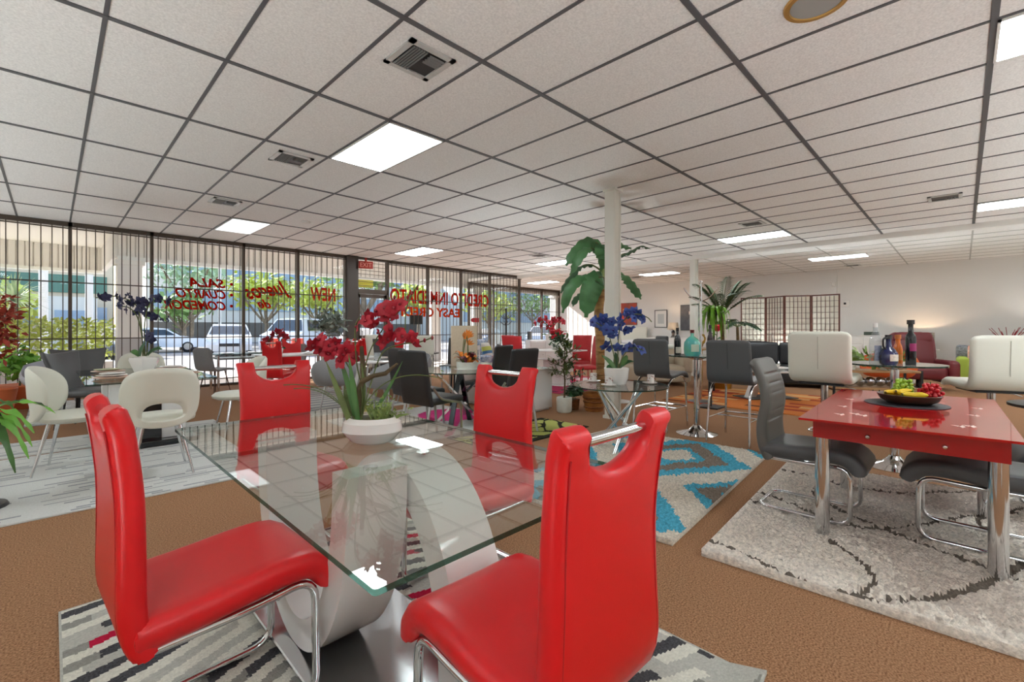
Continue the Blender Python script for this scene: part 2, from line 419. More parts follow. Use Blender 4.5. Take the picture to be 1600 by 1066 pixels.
for k, (s, x, z, w) in enumerate([('SALA', 2.62, 2.07, .64), ('CUARTO', 2.62, 1.84, .88), ('COMEDOR', 2.62, 1.60, 1.06)]):
    words(s, x, z, .19, w, 'window_lettering', 'red slanted painted word %s on the left window' % s, off=.035, shear=.35)
    b = MB(); b.lathe([(.0, 0), (.033, 0), (.033, .002), (0, .002)], 14)
    o = obj('painted_dot', b, m_red_paint); o.matrix_world = Matrix.Translation((2.73, YF-.006, z+.095)) @ Matrix.Rotation(pi/2, 4, 'X')
    tag(o, 'round red painted dot before the word %s' % s, 'window lettering')
words('Juegos', 3.98, 1.93, .44, .98, 'window_lettering', 'red slanted painted word Juegos on the window', off=.028, shear=.5, rot=radians(-11))
words('de', 3.52, 1.67, .20, .28, 'window_lettering', 'small red slanted painted word de below Juegos', off=.03, shear=.5)
words('NEW', 5.02, 1.89, .33, .62, 'window_lettering', 'faded red painted capitals on the window left of the dark pillar', off=.03, mt=paintmat('faded_red_paint', 'ea5c48'))
b = MB(); b.box2((7.2, YF-.012, 1.34), (7.62, YF-.007, 1.6)); o = obj('hours_sign', b, mat('sign_black', '20201c', .6), None, 0); tag(o, 'small black notice hanging in the window below EASY CREDIT', 'notice')
b = MB(); b.prism([(0, 0), (.28, 0), (.28, .14), (0, .14), (-.09, .07)], 0, .004, Matrix.Translation((9.52, YF-.012, 1.42)) @ Matrix.Rotation(pi/2, 4, 'X')); o = obj('arrow_sticker', b, mat('sign_red', 'b4202c', .5), None, 0); tag(o, 'small red arrow sticker on the window under CREDIT', 'notice')

# ------------------------------------------------------------------ things on the ceiling
def troffer(x, y, w=.61, l=1.24, label=''):
    t = thing('ceiling_light', label, 'ceiling light', (x, y, CEIL-.001), 0, 'flat ceiling light panels')
    b = MB()
    for s in (-1, 1): b.box((s*(w/2-.008), 0, -.009), (.016, l, .016)); b.box((0, s*(l/2-.008), -.009), (w, .016, .016))
    obj('frame', b, m_white, t, 0)
    p = MB(); p.box((0, 0, -.010), (w-.034, l-.034, .012)); obj('diffuser', p, m_dim if 'left shopfront' in label else m_light, t, 0)
GX = lambda i: X0+(i+.5)*PX
GY = lambda j: Y0+(j+.5)*PY
TR = [(GX(3), GY(3), 'large bright ceiling light panel nearest, above the black dining set'), (GX(3), GY(7), 'bright ceiling light panel close to the left shopfront windows'), (GX(9), GY(7), 'bright ceiling light panel above the letters by the door'),
      (GX(6), GY(-1), 'bright ceiling light panel cut by the top right corner of the picture'), (GX(15), GY(-1), 'thin bright light panel just before the white beam at the right edge'), (GX(15), GY(2), 'bright light panel before the beam, above the white folding-screen side'),
      (14.45, 2.32, 'bright light panel beyond the white beam'), (13.85, 11.96, 'bright light panel by the recessed far windows'),
      (GX(15), GY(6), 'ceiling light panel hidden behind the banana plant'), (GX(-6), GY(4), 'ceiling light panel over the left side of the shop'), (GX(-3), GY(-1), 'ceiling light panel behind the camera on the left'), (GX(0), GY(-3), 'ceiling light panel over the rear of the shop'), (GX(6), GY(-4)+.5, 'ceiling light panel by the rear wall'), (GX(12), GY(-4)+.5, 'ceiling light panel in the rear right corner'), (GX(10), GY(3), ''), (14.45, 7.3, 'ceiling light panel over the bed area'), (14.45, -2.6, 'ceiling light panel in the far right corner')]
for x, y, l in TR:
    if l: troffer(x, y, label=l)
def vent(x, y, label, s=.36, near=False):
    t = thing('ceiling_vent', label, 'air vent', (x, y, CEIL-.001), 0, 'square ceiling air vents')
    b = MB()
    for q in (-1, 1): b.box((q*(s/2-.02), 0, -.008), (.04, s, .014)); b.box((0, q*(s/2-.02), -.008), (s, .04, .014))
    obj('frame', b, mat('vent_metal', 'c9c9c6', .4, metal=.2), t, 0)
    b = MB(); b.box((0, 0, -.003), (s-.06, s-.06, .004)); obj('duct', b, m_black, t, 0)
    b = MB(); n = 6
    for k in range(n): b.box((-s*.36+s*.33*(k+.5)/n, 0, -.012), (.012, s-.09, .016), tilt=(.6, 'Y'))
    for k in range(4): b.box((s*.2, -s*.34+k*s*.08+.02, -.012), (s*.32, .010, .016), tilt=(.6, 'X'))
    obj('louvre', b, mat('louvre_metal', '6c6c6a', .4, metal=.3), t, 0)
for x, y, l in [(1.81, 2.70, 'big square ceiling vent nearest the camera'), (1.86, 5.27, 'ceiling vent left of the large light panel'), (1.80, 7.74, 'small ceiling vent nearest the left windows'), (8.96, .18, 'ceiling vent with a dark smudge on the right'), (8.77, 2.66, 'ceiling vent beside the light panel before the beam'),
                (8.74, 7.68, 'dark ceiling vent above the coat tree side'), (16.6, 2.3, 'ceiling vent beyond the beam near the back wall'), (14.88, 8.38, 'ceiling vent beyond the beam, right of the banana plant')]: vent(x, y, l)
t = thing('ceiling_speaker', 'round ceiling fixture with a gold rim at the top edge of the picture', 'ceiling fixture', (3.10, .60, CEIL-.001))
b = MB(); b.lathe([(.13, 0), (.165, 0), (.16, -.012), (.135, -.014), (.13, 0)], 32); obj('rim', b, mat('gold_rim', 'c9a05c', .35, metal=.6), t)
b = MB(); b.lathe([(0, -.006), (.13, -.006), (.13, 0), (0, 0)], 32); obj('face', b, mat('speaker_grey', '9b9a96', .7), t)
o = obj('smoke_detector', MB().lathe([(.07, 0), (.075, -.02), (.06, -.035), (0, -.038)], 20), m_white, loc=(3.13, 8.16, CEIL)); tag(o, 'small round white detector on the ceiling near the left windows', 'detector')
# exit sign hung by the door
t = thing('exit_sign', 'red exit sign hanging above the entrance door', 'exit sign', (5.72, YF-.24, 2.86), -22)
b = MB(); b.rbox((0, 0, 0), (.36, .05, .19), .01, 2); b.box((0, 0, .14), (.05, .03, .10)); obj('case', b, mat('exit_red', 'b03024', .45), t)
words('EXIT', -.14, -.055, .11, .28, 'lettering', '', face=-1, mt=mat('exit_letters', 'f0a596', .5), y=-.0265, parent=t, off=.01)
o = obj('wall_mounted_sensor', MB().rbox((0, 0, 0), (.05, .09, .14), .015), m_white, loc=(XB-.095, 2.9, 2.62)); tag(o, 'small white sensor high on the back wall pilaster', 'sensor')
t = thing('thermostat', 'small white wall control with a dark screen on the back wall', 'thermostat', (XB, 2.6, 2.0)); obj('body', MB().rbox((-.012, 0, 0), (.024, .2, .2), .008), m_white, t); obj('screen', MB().box((-.026, .02, .0), (.004, .06, .06)), m_black, t, 0)
# unseen drum uplighters, added along two sides and behind furniture to brighten the ceiling
emat('added_fill_glow', 'e8f1f2', FILL)
def uplighter(x, y, label):
    t = thing('added_fill_uplighter', label, 'added fill light', (x, y, 0), 0, 'added white fill-light drums on the shop floor')
    obj('drum', MB().lathe([(0, 0), (.20, 0), (.21, .01), (.21, .40), (.20, .40), (.19, .34), (0, .34)], 28), m_white, t)
    obj('fill_disc', MB().lathe([(0, .345), (.185, .345), (.185, .36), (0, .36)], 24), MATS['added_fill_glow'], t)
for k, (x, y) in enumerate([(-1.2, .6), (-1.5, 3.6), (-1.7, 7.2), (-3.0, 2.2), (-3.0, 5.6), (-1.3, -1.4), (1.2, -1.2), (5.4, -1.5), (8.2, -1.7), (11.6, -2.0), (14.8, -2.4), (-2.8, -3.2), (2.6, -3.4), (6.6, -3.6), (10.6, -3.6), (-1.7, 10.2), (5.62, 5.35), (12.35, 3.1), (10.0, 6.45), (13.4, .95), (10.7, 9.1)]):
    hid = {16: 'behind the white sideboard', 17: 'behind the black sofa', 18: 'behind the beige two-seat sofa', 19: 'behind the maroon recliner', 20: 'behind the far white cabinet'}
    uplighter(x, y, 'added white fill-light drum uplighter standing '+(hid[k] if k in hid else 'on the floor out at the %s of the shop' % ('left side' if k < 6 or k in (11, 15) else 'near side')))
# ------------------------------------------------------------------ seating
m_redl = mat('red_leather', 'cf1019', .34, spec=.5, bump=.04, bscale=260)
m_charl = mat('charcoal_leather', '4f5052', .42, bump=.05, bscale=220)
m_ribl = mat('grey_ribbed_leather', '5d5d59', .42, bump=.05, bscale=220)
m_whitel = mat('white_leather', 'dcdccf', .42, bump=.04, bscale=200)
m_blackl = mat('black_leather', '232427', .42, bump=.06, bscale=150)
m_greyfab = mat('grey_velvet', '84868a', .8, sheen=.4, var=.1, vscale=80)
m_greyfab2 = mat('pale_grey_fabric', '8b8d90', .75, sheen=.3, var=.08, vscale=80)
m_wood = mat('dark_wood', '5b3a28', .5, var=.3, vscale=6, stretch=(1, 1, 8))
m_seam = mat('dark_seam', 'a81018', .5)

def nd(hw, dp, base):
    # distance from the hand-grip notch
    def f(x, s, L):
        ax = abs(x)
        if ax >= hw: return max(ax-hw, 0) if s > L-base else sqrt((ax-hw)**2+(L-base-s)**2)
        return 9
    return f
def red_chair(label, group):
    t = thing('dining_chair', label, 'chair', (0, 0, 0), 0, group)
    seat = panel([(-.225, .415), (-.05, .425), (.12, .44), (.215, .435), (.262, .40), (.272, .355)], lambda q: .43-.01*q, lambda q: .085, 8, 14, .035, bow=lambda x, q: -.010*(1-(x/.215)**2) * (1 if q < .8 else .3))
    obj('seat', seat, m_redl, t)
    hw = .11
    cut = lambda u: (.040+.068*sqrt(max(0, 1-(u/hw)**2))) if abs(u) < hw else 0.
    back = panel([(-.195, .365), (-.222, .45), (-.224, .60), (-.226, .76), (-.240, .90), (-.252, .965), (-.270, .992)], lambda q: .425-.045*sin(pi*min(1, q*.82)), lambda q: .064-.010*q, 10, 16, .022, notch=cut, ndist=nd(hw, .1, .045), side=[s*k for s in (-1, 1) for k in (.1099, .111, .114, .12, .128, .106, .098, .085)])
    bk = obj('backrest', back, m_redl, t)
    pt = []
    for s in (-1, 1):
        P = Path2([(-.195, .365), (-.222, .45), (-.224, .60), (-.226, .76), (-.240, .90), (-.252, .965), (-.270, .992)])
        b = MB(); pts = []
        for k in range(22):
            c, n = P.at(.02+k*(P.L-.07)/21); pts.append((s*(.187-.0225*sin(pi*min(1, .82*k/21))), c.x+n.x*.0295, c.y+n.y*.0295))
        b.tube(pts, .0022, 5); obj('seam', b, m_seam, bk)
    obj('handle', MB().tube([(-.135, -.250, .962), (.135, -.250, .962)], .0125, 14), m_chrome, t)
    fr = fillet([(.185, -.205, .372), (.185, .05, .372), (.185, .232, .392), (.185, .238, .014), (.185, -.26, .014), (-.185, -.26, .014), (-.185, .238, .014), (-.185, .232, .392), (-.185, .05, .372), (-.185, -.205, .372)], .075, 6)
    obj('frame', MB().tube(fr, .0125, 10), m_chrome, t)
    obj('brace', MB().tube([(-.185, -.10, .366), (.185, -.10, .366)], .010, 8).tube([(-.185, .12, .373), (.185, .12, .373)], .010, 8), m_chrome, t)
    return t
def ribbed_chair(label, group):
    t = thing('dining_chair', label, 'chair', (0, 0, 0), 0, group)
    obj('seat', panel([(-.23, .42), (-.05, .425), (.12, .44), (.22, .43), (.27, .385), (.275, .35)], lambda q: .43, lambda q: .09, 8, 14, .035), m_charl, t)
    pr = [(-.185, .36), (-.225, .45), (-.235, .58), (-.215, .72), (-.235, .86), (-.30, 1.0)]
    rib = lambda x, s: 1.0 if not (.22 < s < .58) or abs(x) > .17 else 1-.34*max(0, 1-abs(((s-.22)/.06) % 1-.5)*9)
    obj('backrest', panel(pr, lambda q: .43-.03*q, lambda q: .07-.02*q, 8, 60, .025, corner=.05, tf=rib), m_ribl, t)
    fr = fillet([(.185, -.2, .372), (.185, .03, .372), (.185, .232, .385), (.185, .238, .05), (.185, -.26, .05), (-.185, -.26, .05), (-.185, .238, .05), (-.185, .232, .385), (-.185, .03, .372), (-.185, -.2, .372)], .08, 6)
    obj('frame', MB().tube(fr, .0125, 10), m_chrome, t)
    return t
def white_stool(label, group, seat_z=.68):
    t = thing('bar_stool', label, 'bar stool', (0, 0, 0), 0, group); z = seat_z
    pr = [(.235, z-.035), (.19, z+.0), (.05, z-.01), (-.12, z-.015), (-.185, z+.02), (-.205, z+.11), (-.212, z+.25), (-.220, z+.405)]
    obj('seat_shell', panel(pr, lambda q: .47, lambda q: .065 if q < .9 else .06, 10, 26, .032, corner=.06), m_whitel, t)
    b = MB(); b.tube([(0, -.2415, z+.08), (0, -.2445, z+.24), (0, -.2505, z+.36)], .0022, 5); obj('seam', b, mat('seam_beige', 'a9a898', .7), t)
    b = MB(); b.rbox((0, .0, z-.055), (.34, .30, .02), .005, 1); obj('seat_plate', b, m_black, t, 0)
    obj('column', MB().tube([(0, 0, .03), (0, 0, z-.05)], .028, 18).tube([(0, 0, .03), (0, 0, z*.55)], .034, 18), m_chrome, t)
    b = MB(); b.lathe([(.205, 0), (.205, .008), (.17, .018), (.08, .034), (.045, .06), (.036, .075), (0, .075)], 36); obj('base', b, m_chrome, t)
    fr = fillet([(.03, .02, .26), (.15, .05, .26), (.15, .24, .26), (-.15, .24, .26), (-.15, .05, .26), (-.03, .02, .26)], .06, 5); obj('foot_rest', MB().tube(fr, .011, 8), m_chrome, t)
    obj('lever', MB().tube([(.03, .0, z-.075), (.16, .03, z-.085), (.22, .05, z-.105)], .005, 6), m_steel, t)
    return t
def grey_stool(label, group):
    t = thing('bar_stool', label, 'bar stool', (0, 0, 0), 0, group)
    pr = [(.275, .60), (.25, .645), (.13, .665), (-.06, .645), (-.19, .645), (-.235, .69), (-.25, .80), (-.262, .95), (-.28, 1.085)]
    obj('seat_shell', panel(pr, lambda q: .46-.03*max(0, q-.55), lambda q: .05, 10, 24, .024, corner=.05), m_charl, t)
    b = MB(); b.tube([(0, -.2755, .78), (0, -.2885, .95), (0, -.302, 1.055)], .0022, 5); obj('seam', b, mat('seam_dark', '2e2f31', .7), t)
    for s in (-1, 1):
        pt = fillet([(s*.215, .275, 0), (s*.20, .245, .60), (s*.20, .08, .64), (s*.20, -.14, .60)], .11, 6)
        obj('leg', MB().tube(pt, .0125, 9), m_chrome, t)
        pt = fillet([(s*.215, -.29, 0), (s*.20, -.235, .50), (s*.20, -.17, .585), (s*.20, -.10, .615)], .06, 5)
        obj('leg', MB().tube(pt, .0125, 9), m_chrome, t)
    b = MB()
    for s in (-1, 1): b.tube([(s*.209, .262, .25), (s*.209, -.262, .25)], .008, 7)
    b.tube([(-.21, .0, .25), (.21, .0, .25)], .008, 7); b.tube([(-.21, .262, .25), (.21, .262, .25)], .009, 7); obj('foot_rest', b, m_chrome, t)
    return t
def black_chair(label, group):
    t = thing('dining_chair', label, 'chair', (0, 0, 0), 0, group)
    obj('seat', MB().rbox((0, .02, .445), (.46, .46, .075), .03, 3), m_blackl, t)
    obj('backrest', panel([(-.20, .40), (-.235, .55), (-.262, .75), (-.30, .98)], lambda q: .46-.02*q, lambda q: .06-.02*q, 8, 12, .02, corner=.03), m_blackl, t)
    for s in (-1, 1):
        obj('leg', MB().tube(fillet([(s*.20, .24, 0), (s*.215, .215, .40), (s*.235, -.10, .47), (s*.238, -.21, .60)], .06, 4), .014, 8), m_steel, t)
        obj('leg', MB().tube([(s*.20, -.30, 0), (s*.20, -.215, .40)], .014, 8), m_steel, t)
    return t
def tub_mesh(zs, rx, ry, back, side, front, th=.035, n=36, k=10, low=.0):
    """one-piece bucket shell; rim heights given at back (-y), side and front"""
    def rim(a):
        c = -sin(a)      # 1 at the back
        return (side+(back-side)*max(0, c)**1.3) if c > 0 else (side+(front-side)*(-c)**.8)
    V = []; F = []
    for lay in (0, 1):
        for i in range(k+1):
            t = i/k
            for j in range(n):
                a = 2*pi*j/n; h = rim(a)
                ro = sin(min(1, t*1.25)*pi/2)**.9; flare = 1+.10*max(0, t-.6)
                x, y = rx*ro*cos(a)*flare, ry*ro*sin(a)*flare
                z = zs+h*max(0, (t-.42)/.58)**1.35
                if lay == 0:
                    e = sqrt(max(0, 1-max(0, (t-.85)/.15)**2)); nx = Vector((cos(a), sin(a), 0))*th*e*max(0, t-.3)*1.4
                    x += nx.x; y += nx.y; z -= th*e*(1 if t < .6 else max(.0, 1-(t-.6)*2.5))
                V.append((x, y, z))
        o = lay*(k+1)*n
        for i in range(k):
            for j in range(n): F.append((o+i*n+j, o+i*n+(j+1) % n, o+(i+1)*n+(j+1) % n, o+(i+1)*n+j))
    o = (k+1)*n
    for j in range(n): F.append((k*n+j, k*n+(j+1) % n, o+k*n+(j+1) % n, o+k*n+j))
    return MB().add(V, F)
def splay_legs(t, m, top=.41, ri=.13, ro=.24, r0=.014, r1=.008):
    for a in (45, 135, 225, 315):
        c, s = cos(radians(a)), sin(radians(a)); obj('leg', MB().tube([(ri*c*1.2, ri*s*1.2, top), (ro*c*1.15, ro*s*1.15, 0)], [r0, r1], 9), m, t)
def shell_chair(label, group, m, legm, zs=.45, back=.36, side=.22, front=.02):
    t = thing('tub_chair', label, 'chair', (0, 0, 0), 0, group)
    obj('shell', tub_mesh(zs, .265, .255, back, side, front), m, t, 60)
    obj('cushion', MB().lathe([(0, .0), (.17, 0), (.20, .02), (.17, .035), (0, .045)], 24, (0, .01, zs+.005)), m, t)
    splay_legs(t, legm, zs-.02)
    return t
def oval_chair(label, group):
    t = thing('tub_chair', label, 'chair', (0, 0, 0), 0, group); rho = .27; N, K = 56, 12; th = .035
    V = []; F = []
    for lay in (0, 1):
        for i in range(K+1):
            q = i/K
            for j in range(N):
                a = 2*pi*j/N; c, s = cos(a), sin(a)
                p = 2.4; ou = .315*math.copysign(abs(c)**(2/p), c); ov = .64+(.24 if s > 0 else .235)*math.copysign(abs(s)**(2/p), s)
                iu = .135*math.copysign(abs(c)**.75, c); iv = .50+(.10 if s > 0 else .035)*math.copysign(abs(s)**.8, s)
                u, v = iu+(ou-iu)*q, iv+(ov-iv)*q
                e = sqrt(max(0, 1-(1-min(1, min(q, 1-q)/.14))**2)); o = (th*e/2)*(1 if lay == 0 else -1)
                rr = rho+o+.05*max(0, v-.5); V.append((rr*sin(u/rho), .02-rr*cos(u/rho), v))
        off = lay*(K+1)*N
        for i in range(K):
            for j in range(N): F.append((off+i*N+j, off+i*N+(j+1) % N, off+(i+1)*N+(j+1) % N, off+(i+1)*N+j))
    obj('backrest', MB().add(V, F), m_whitel, t, 60)
    obj('seat', MB().lathe([(0, -.035), (.2, -.035), (.245, -.015), (.25, .01), (.22, .035), (0, .045)], 36, (0, .02, .445)), m_whitel, t, 60)
    splay_legs(t, m_chrome, .41, .14, .25, .016, .009)
    return t
def flare_chair(label, group):
    t = thing('dining_chair', label, 'chair', (0, 0, 0), 0, group)
    obj('backrest', panel([(-.17, .36), (-.20, .5), (-.25, .7), (-.33, .90)], lambda q: .40+.24*q**1.2, lambda q: .05, 10, 14, .02, bow=lambda x, q: -.55*x*x*(.4+q)), m_charl, t, 60)
    obj('seat', MB().rbox((0, .03, .42), (.44, .46, .09), .035, 3), m_charl, t)
    for a, b in ((-1, 1), (1, 1), (-1, -1), (1, -1)): obj('leg', MB().tube([(a*.16, b*.17, .385), (a*.19, b*.21, 0)], [.016, .010], 8), m_black, t)
    return t
def slim_chair(label, group, m, legm=None):
    t = thing('dining_chair', label, 'chair', (0, 0, 0), 0, group)
    obj('seat_shell', panel([(.23, .44), (.1, .455), (-.1, .44), (-.19, .47), (-.23, .60), (-.27, .86)], lambda q: .44-.05*max(0, q-.5), lambda q: .04, 8, 16, .018, corner=.08), m, t)
    splay_legs(t, legm or m_wood, .43, .13, .22, .012, .008)
    return t
def high_chair(label, group, m, legm, w=.44, top=1.02):
    t = thing('dining_chair', label, 'chair', (0, 0, 0), 0, group)
    obj('seat', MB().rbox((0, .03, .44), (w, .44, .08), .025, 3), m, t)
    obj('backrest', panel([(-.19, .38), (-.215, .6), (-.235, .8), (-.275, top)], lambda q: w, lambda q: .05, 8, 12, .02), m, t)
    for a, b in ((-1, 1), (1, 1), (-1, -1), (1, -1)): obj('leg', MB().tube([(a*.17, b*.18, .40), (a*.18, b*.20, 0)], .013, 7), legm, t)
    return t

# ------------------------------------------------------------------ tables
m_glasstop = glassmat('glass_sheet', (.955, .985, .965), .085)
m_glassedge = glassmat('glass_edge', (.10, .22, .18), .06, .05, .35, '2c4a40')
def slab(mb, outline, z0, z1):
    """glass slab: faces slot 0, polished edge slot 1"""
    n = len(outline); V = [(x, y, z) for z in (z0, z1) for x, y in outline]
    mb.add(V, [tuple(range(n-1, -1, -1)), tuple(range(n, 2*n))], 0); mb.add(V, [(i, (i+1) % n, n+(i+1) % n, n+i) for i in range(n)], 1); return mb
def rrect(w, l, r, n=5):
    out = []
    for cx, cy, a in ((w/2-r, l/2-r, 0), (-w/2+r, l/2-r, 90), (-w/2+r, -l/2+r, 180), (w/2-r, -l/2+r, 270)):
        out += [(cx+r*cos(radians(a+90*k/n)), cy+r*sin(radians(a+90*k/n))) for k in range(n+1)]
    return out
def circle(r, n=48): return [(r*cos(2*pi*k/n), r*sin(2*pi*k/n)) for k in range(n)]
def bar_table(label, r, h, loc, m):
    t = thing('bar_table', label, 'bar table', loc)
    obj('tabletop', slab(MB(), circle(r), h-.014, h), [m, m_glassedge], t, 30)
    obj('top_plate', MB().lathe([(.05, h-.05), (.14, h-.016), (.14, h-.0142), (0, h-.0142)], 24), m_chrome, t)
    obj('column', MB().tube([(0, 0, .04), (0, 0, h-.03)], .032, 20), m_chrome, t)
    obj('base', MB().lathe([(.225, 0), (.225, .008), (.18, .02), (.09, .045), (.055, .08), (.04, .10), (0, .10)], 40), m_chrome, t)
    return t
def cross_table(label, r, h, loc, rz=0):
    t = thing('round_table', label, 'table', loc, rz)
    obj('tabletop', slab(MB(), circle(r), h-.012, h), [m_glasstop, m_glassedge], t, 30)
    for k in range(4):
        a = radians(90*k+20); b = a+radians(150)
        obj('leg', MB().tube([(r*.55*cos(a), r*.55*sin(a), .0), (r*.62*cos(b), r*.62*sin(b), h-.0125)], .019, 12), m_chrome, t)
    return t
# ------------------------------------------------------------------ plants and flowers
m_leaf = mat('leaf_green', '3f6b2c', .45, var=.3, vscale=9)
m_leafd = mat('leaf_dark', '2f5a33', .4, var=.35, vscale=7)
m_leafb = mat('leaf_bright', '6fae3a', .5, var=.3, vscale=9)
m_leafo = mat('leaf_olive', '5a6a34', .55, var=.35, vscale=12)
m_bark = mat('stem_bark', '5a4a30', .8, var=.4, vscale=25, bump=.4, bscale=60)
m_stem = mat('stem_green', '55602f', .6)
m_ceram = mat('white_ceramic', 'e9e6e2', .12, spec=.6, coat=.4)
m_matpot = mat('matt_white_pot', 'd9dcd2', .6, var=.06, vscale=20)
m_soil = mat('moss_soil', '4a4a26', .95, var=.4, vscale=60)
def leaf(mb, mid, wf, up=(0, 0, 1), fold=.25, m=0, wav=0.):
    P = [Vector(p) for p in mid]; n = len(P); U = Vector(up); A = []; B = []; Cc = []
    for i, p in enumerate(P):
        t = (P[min(i+1, n-1)]-P[max(i-1, 0)]).normalized(); s = t.cross(U)
        s = s.normalized() if s.length > 1e-4 else t.orthogonal().normalized(); nn = s.cross(t)
        w = wf(i/(n-1)); k = wav*sin(i*2.1)
        A.append(p+s*w+nn*w*(fold+k)); B.append(p); Cc.append(p-s*w+nn*w*(fold-k))
    mb.strip(A, B, m); mb.strip(B, Cc, m); return mb
def bez(a, b, c, n=8):
    a, b, c = Vector(a), Vector(b), Vector(c); return [a*(1-k/n)**2+b*2*(k/n)*(1-k/n)+c*(k/n)**2 for k in range(n+1)]
def flower_mesh(s=1., pet=5, m2=True):
    mb = MB()
    for k in range(pet):
        a = 2*pi*k/pet+.3; d = Vector((cos(a), 0, sin(a))); w = .019 if k % 2 else .016
        pts = [Vector((0, 0, 0)), d*.014+Vector((0, -.005, 0)), d*.028+Vector((0, -.004, 0)), d*.040+Vector((0, .004, 0))]
        leaf(mb, [p*s for p in pts], lambda q: s*w*(sin(pi*min(1, q*.86+.1))), (0, 1, 0), .15)
    mb.sphere((0, -.008*s, 0), .008*s, 6, (1, 1.2, 1), 1)
    return mb
def round_leaf_mass(mb, c, rad, n, size, rr, m=0, squash=1.):
    for _ in range(n):
        d = Vector((rr.gauss(0, 1), rr.gauss(0, 1), rr.gauss(0, 1))).normalized(); p = Vector(c)+Vector((d.x*rad, d.y*rad, d.z*rad*squash))*rr.uniform(.35, 1)
        e = Vector((rr.gauss(0, 1), rr.gauss(0, 1), rr.gauss(0, .7))).normalized(); l = size*rr.uniform(.6, 1.2)
        leaf(mb, [p, p+e*l*.5+Vector((0, 0, .05*l)), p+e*l], lambda q: l*.26*sin(pi*(q*.9+.08)), (d.x, d.y, d.z+.3), .2, m)
    return mb
FL = {}
def flower_part(parent, pts, key, cols, s, rr, name='flower'):
    """separate flower heads, shared mesh"""
    for p in pts:
        if key not in FL:
            o = obj(name, flower_mesh(s), cols, parent, 60); FL[key] = o
        else:
            o = FL[key].copy(); COL.objects.link(o); o.parent = parent
        o.location = p; k = s and rr.uniform(.85, 1.15); o.scale = (k, k, k); o.rotation_euler = (rr.uniform(-.9, .9), rr.uniform(0, 6), rr.uniform(-1.3, 1.3))
m_fred = (mat('petal_red', 'a31026', .6, var=.35, vscale=30), mat('flower_heart', '7d1020', .6))
m_fblue = (mat('petal_blue', '3a5299', .55, var=.35, vscale=30), mat('heart_blue', '3a3a86', .6))
m_fnavy = (mat('petal_navy', '25264a', .6, var=.3, vscale=30), mat('heart_navy', '30304e', .6))
# ------------------------------------------------------------------ rugs: pattern woven cell by cell
def rug(name, label, x0, y0, x1, y1, cell, fn, mats, h=.012, rough=0., rz=0., curl=None, edge=None, cat='rug'):
    w, l = x1-x0, y1-y0; nx, ny = int(w/cell), int(l/cell); rr = random.Random(3)
    me = bpy.data.meshes.new(name); V = []; F = []; MI = []
    for j in range(ny+1):
        for i in range(nx+1):
            x, y = -w/2+w*i/nx, -l/2+l*j/ny; z = h
            if rough and 0 < i < nx and 0 < j < ny:
                z += rough*(rr.random()-.5)+rough*.5*noise.noise(Vector((x*18, y*18, 0)))
            if 0 < i < nx and 0 < j < ny:
                k = fn((x+w/2), (y+l/2), w, l); z -= (.16*h if k in (edge or ()) else 0)
            if curl: z += curl(x+w/2, y+l/2, w, l)
            V.append((x, y, z))
    for j in range(ny):
        for i in range(nx):
            q = j*(nx+1)+i; F.append((q, q+1, q+nx+2, q+nx+1)); MI.append(fn((i+.5)*w/nx, (j+.5)*l/ny, w, l))
    ring = [i for i in range(nx+1)]+[j*(nx+1)+nx for j in range(1, ny+1)]+[ny*(nx+1)+i for i in range(nx-1, -1, -1)]+[j*(nx+1) for j in range(ny-1, 0, -1)]
    o = len(V)
    for q in ring: V.append((V[q][0], V[q][1], .001+max(0, V[q][2]-h-.001)))
    n = len(ring)
    for k in range(n): F.append((ring[(k+1) % n], ring[k], o+k, o+(k+1) % n)); MI.append(MI[0])
    me.from_pydata(V, [], F)
    for m in mats: me.materials.append(m)
    me.polygons.foreach_set('material_index', MI); me.polygons.foreach_set('use_smooth', [True]*len(F))
    ob = bpy.data.objects.new(name, me); COL.objects.link(ob); ob.location = ((x0+x1)/2, (y0+y1)/2, 0); ob.rotation_euler = (0, 0, radians(rz))
    return tag(ob, label, cat)
def pile(name, c, v=.16, b=.5, sc=120): return mat(name, c, .95, spec=.1, var=v, vscale=sc, bump=b, bscale=sc*1.6)
def hsh(*a): return (math.sin(sum(p*q for p, q in zip(a, (12.9898, 78.233, 37.719))))*43758.5453) % 1
p_cream = pile('pile_cream', 'd9d8cc'); p_lg = pile('pile_light_grey', 'b6b6ae'); p_mg = pile('pile_mid_grey', '8f8f88'); p_ch = pile('pile_charcoal', '4c4c50', .5, .6, 150); p_red = pile('pile_red', 'b0183a')
def f_front(x, y, w, l):
    if min(x, y, w-x, l-y) < .012: return 1
    q = y-.15*(1-cos(3.4*x))+.02*sin(5*x+2*y); wob = .006*noise.noise(Vector((x*40, y*40, 1)))
    b = math.floor((q+wob)/.052); r1 = hsh(b, 3); s = (x+wob*2)*1.15+r1*2; seg = math.floor(s/(.16+.14*hsh(b, 9)))
    k = hsh(b, seg, 5)
    if b % 2 == 0: return 0 if k < .8 else 1
    return 3 if k < .36 else 2 if k < .6 else 1 if k < .80 else 4 if k < .93 else 0
rug('area_rug', 'grey, cream and red broken-stripe rug under the glass dining table', .02, .47, 1.70, 2.70, .008, f_front, [p_cream, p_lg, p_mg, p_ch, p_red], .012, .002,
    curl=lambda x, y, w, l: .035*max(0, 1-sqrt((w-x)**2+y*y)/.12))
p_tq = pile('pile_turquoise', '52a8c2', .38, 1., 60); p_tb = pile('pile_taupe', '85786c', .35, 1., 60); p_tc = pile('pile_oatmeal', 'd6cdbd', .3, 1., 60)
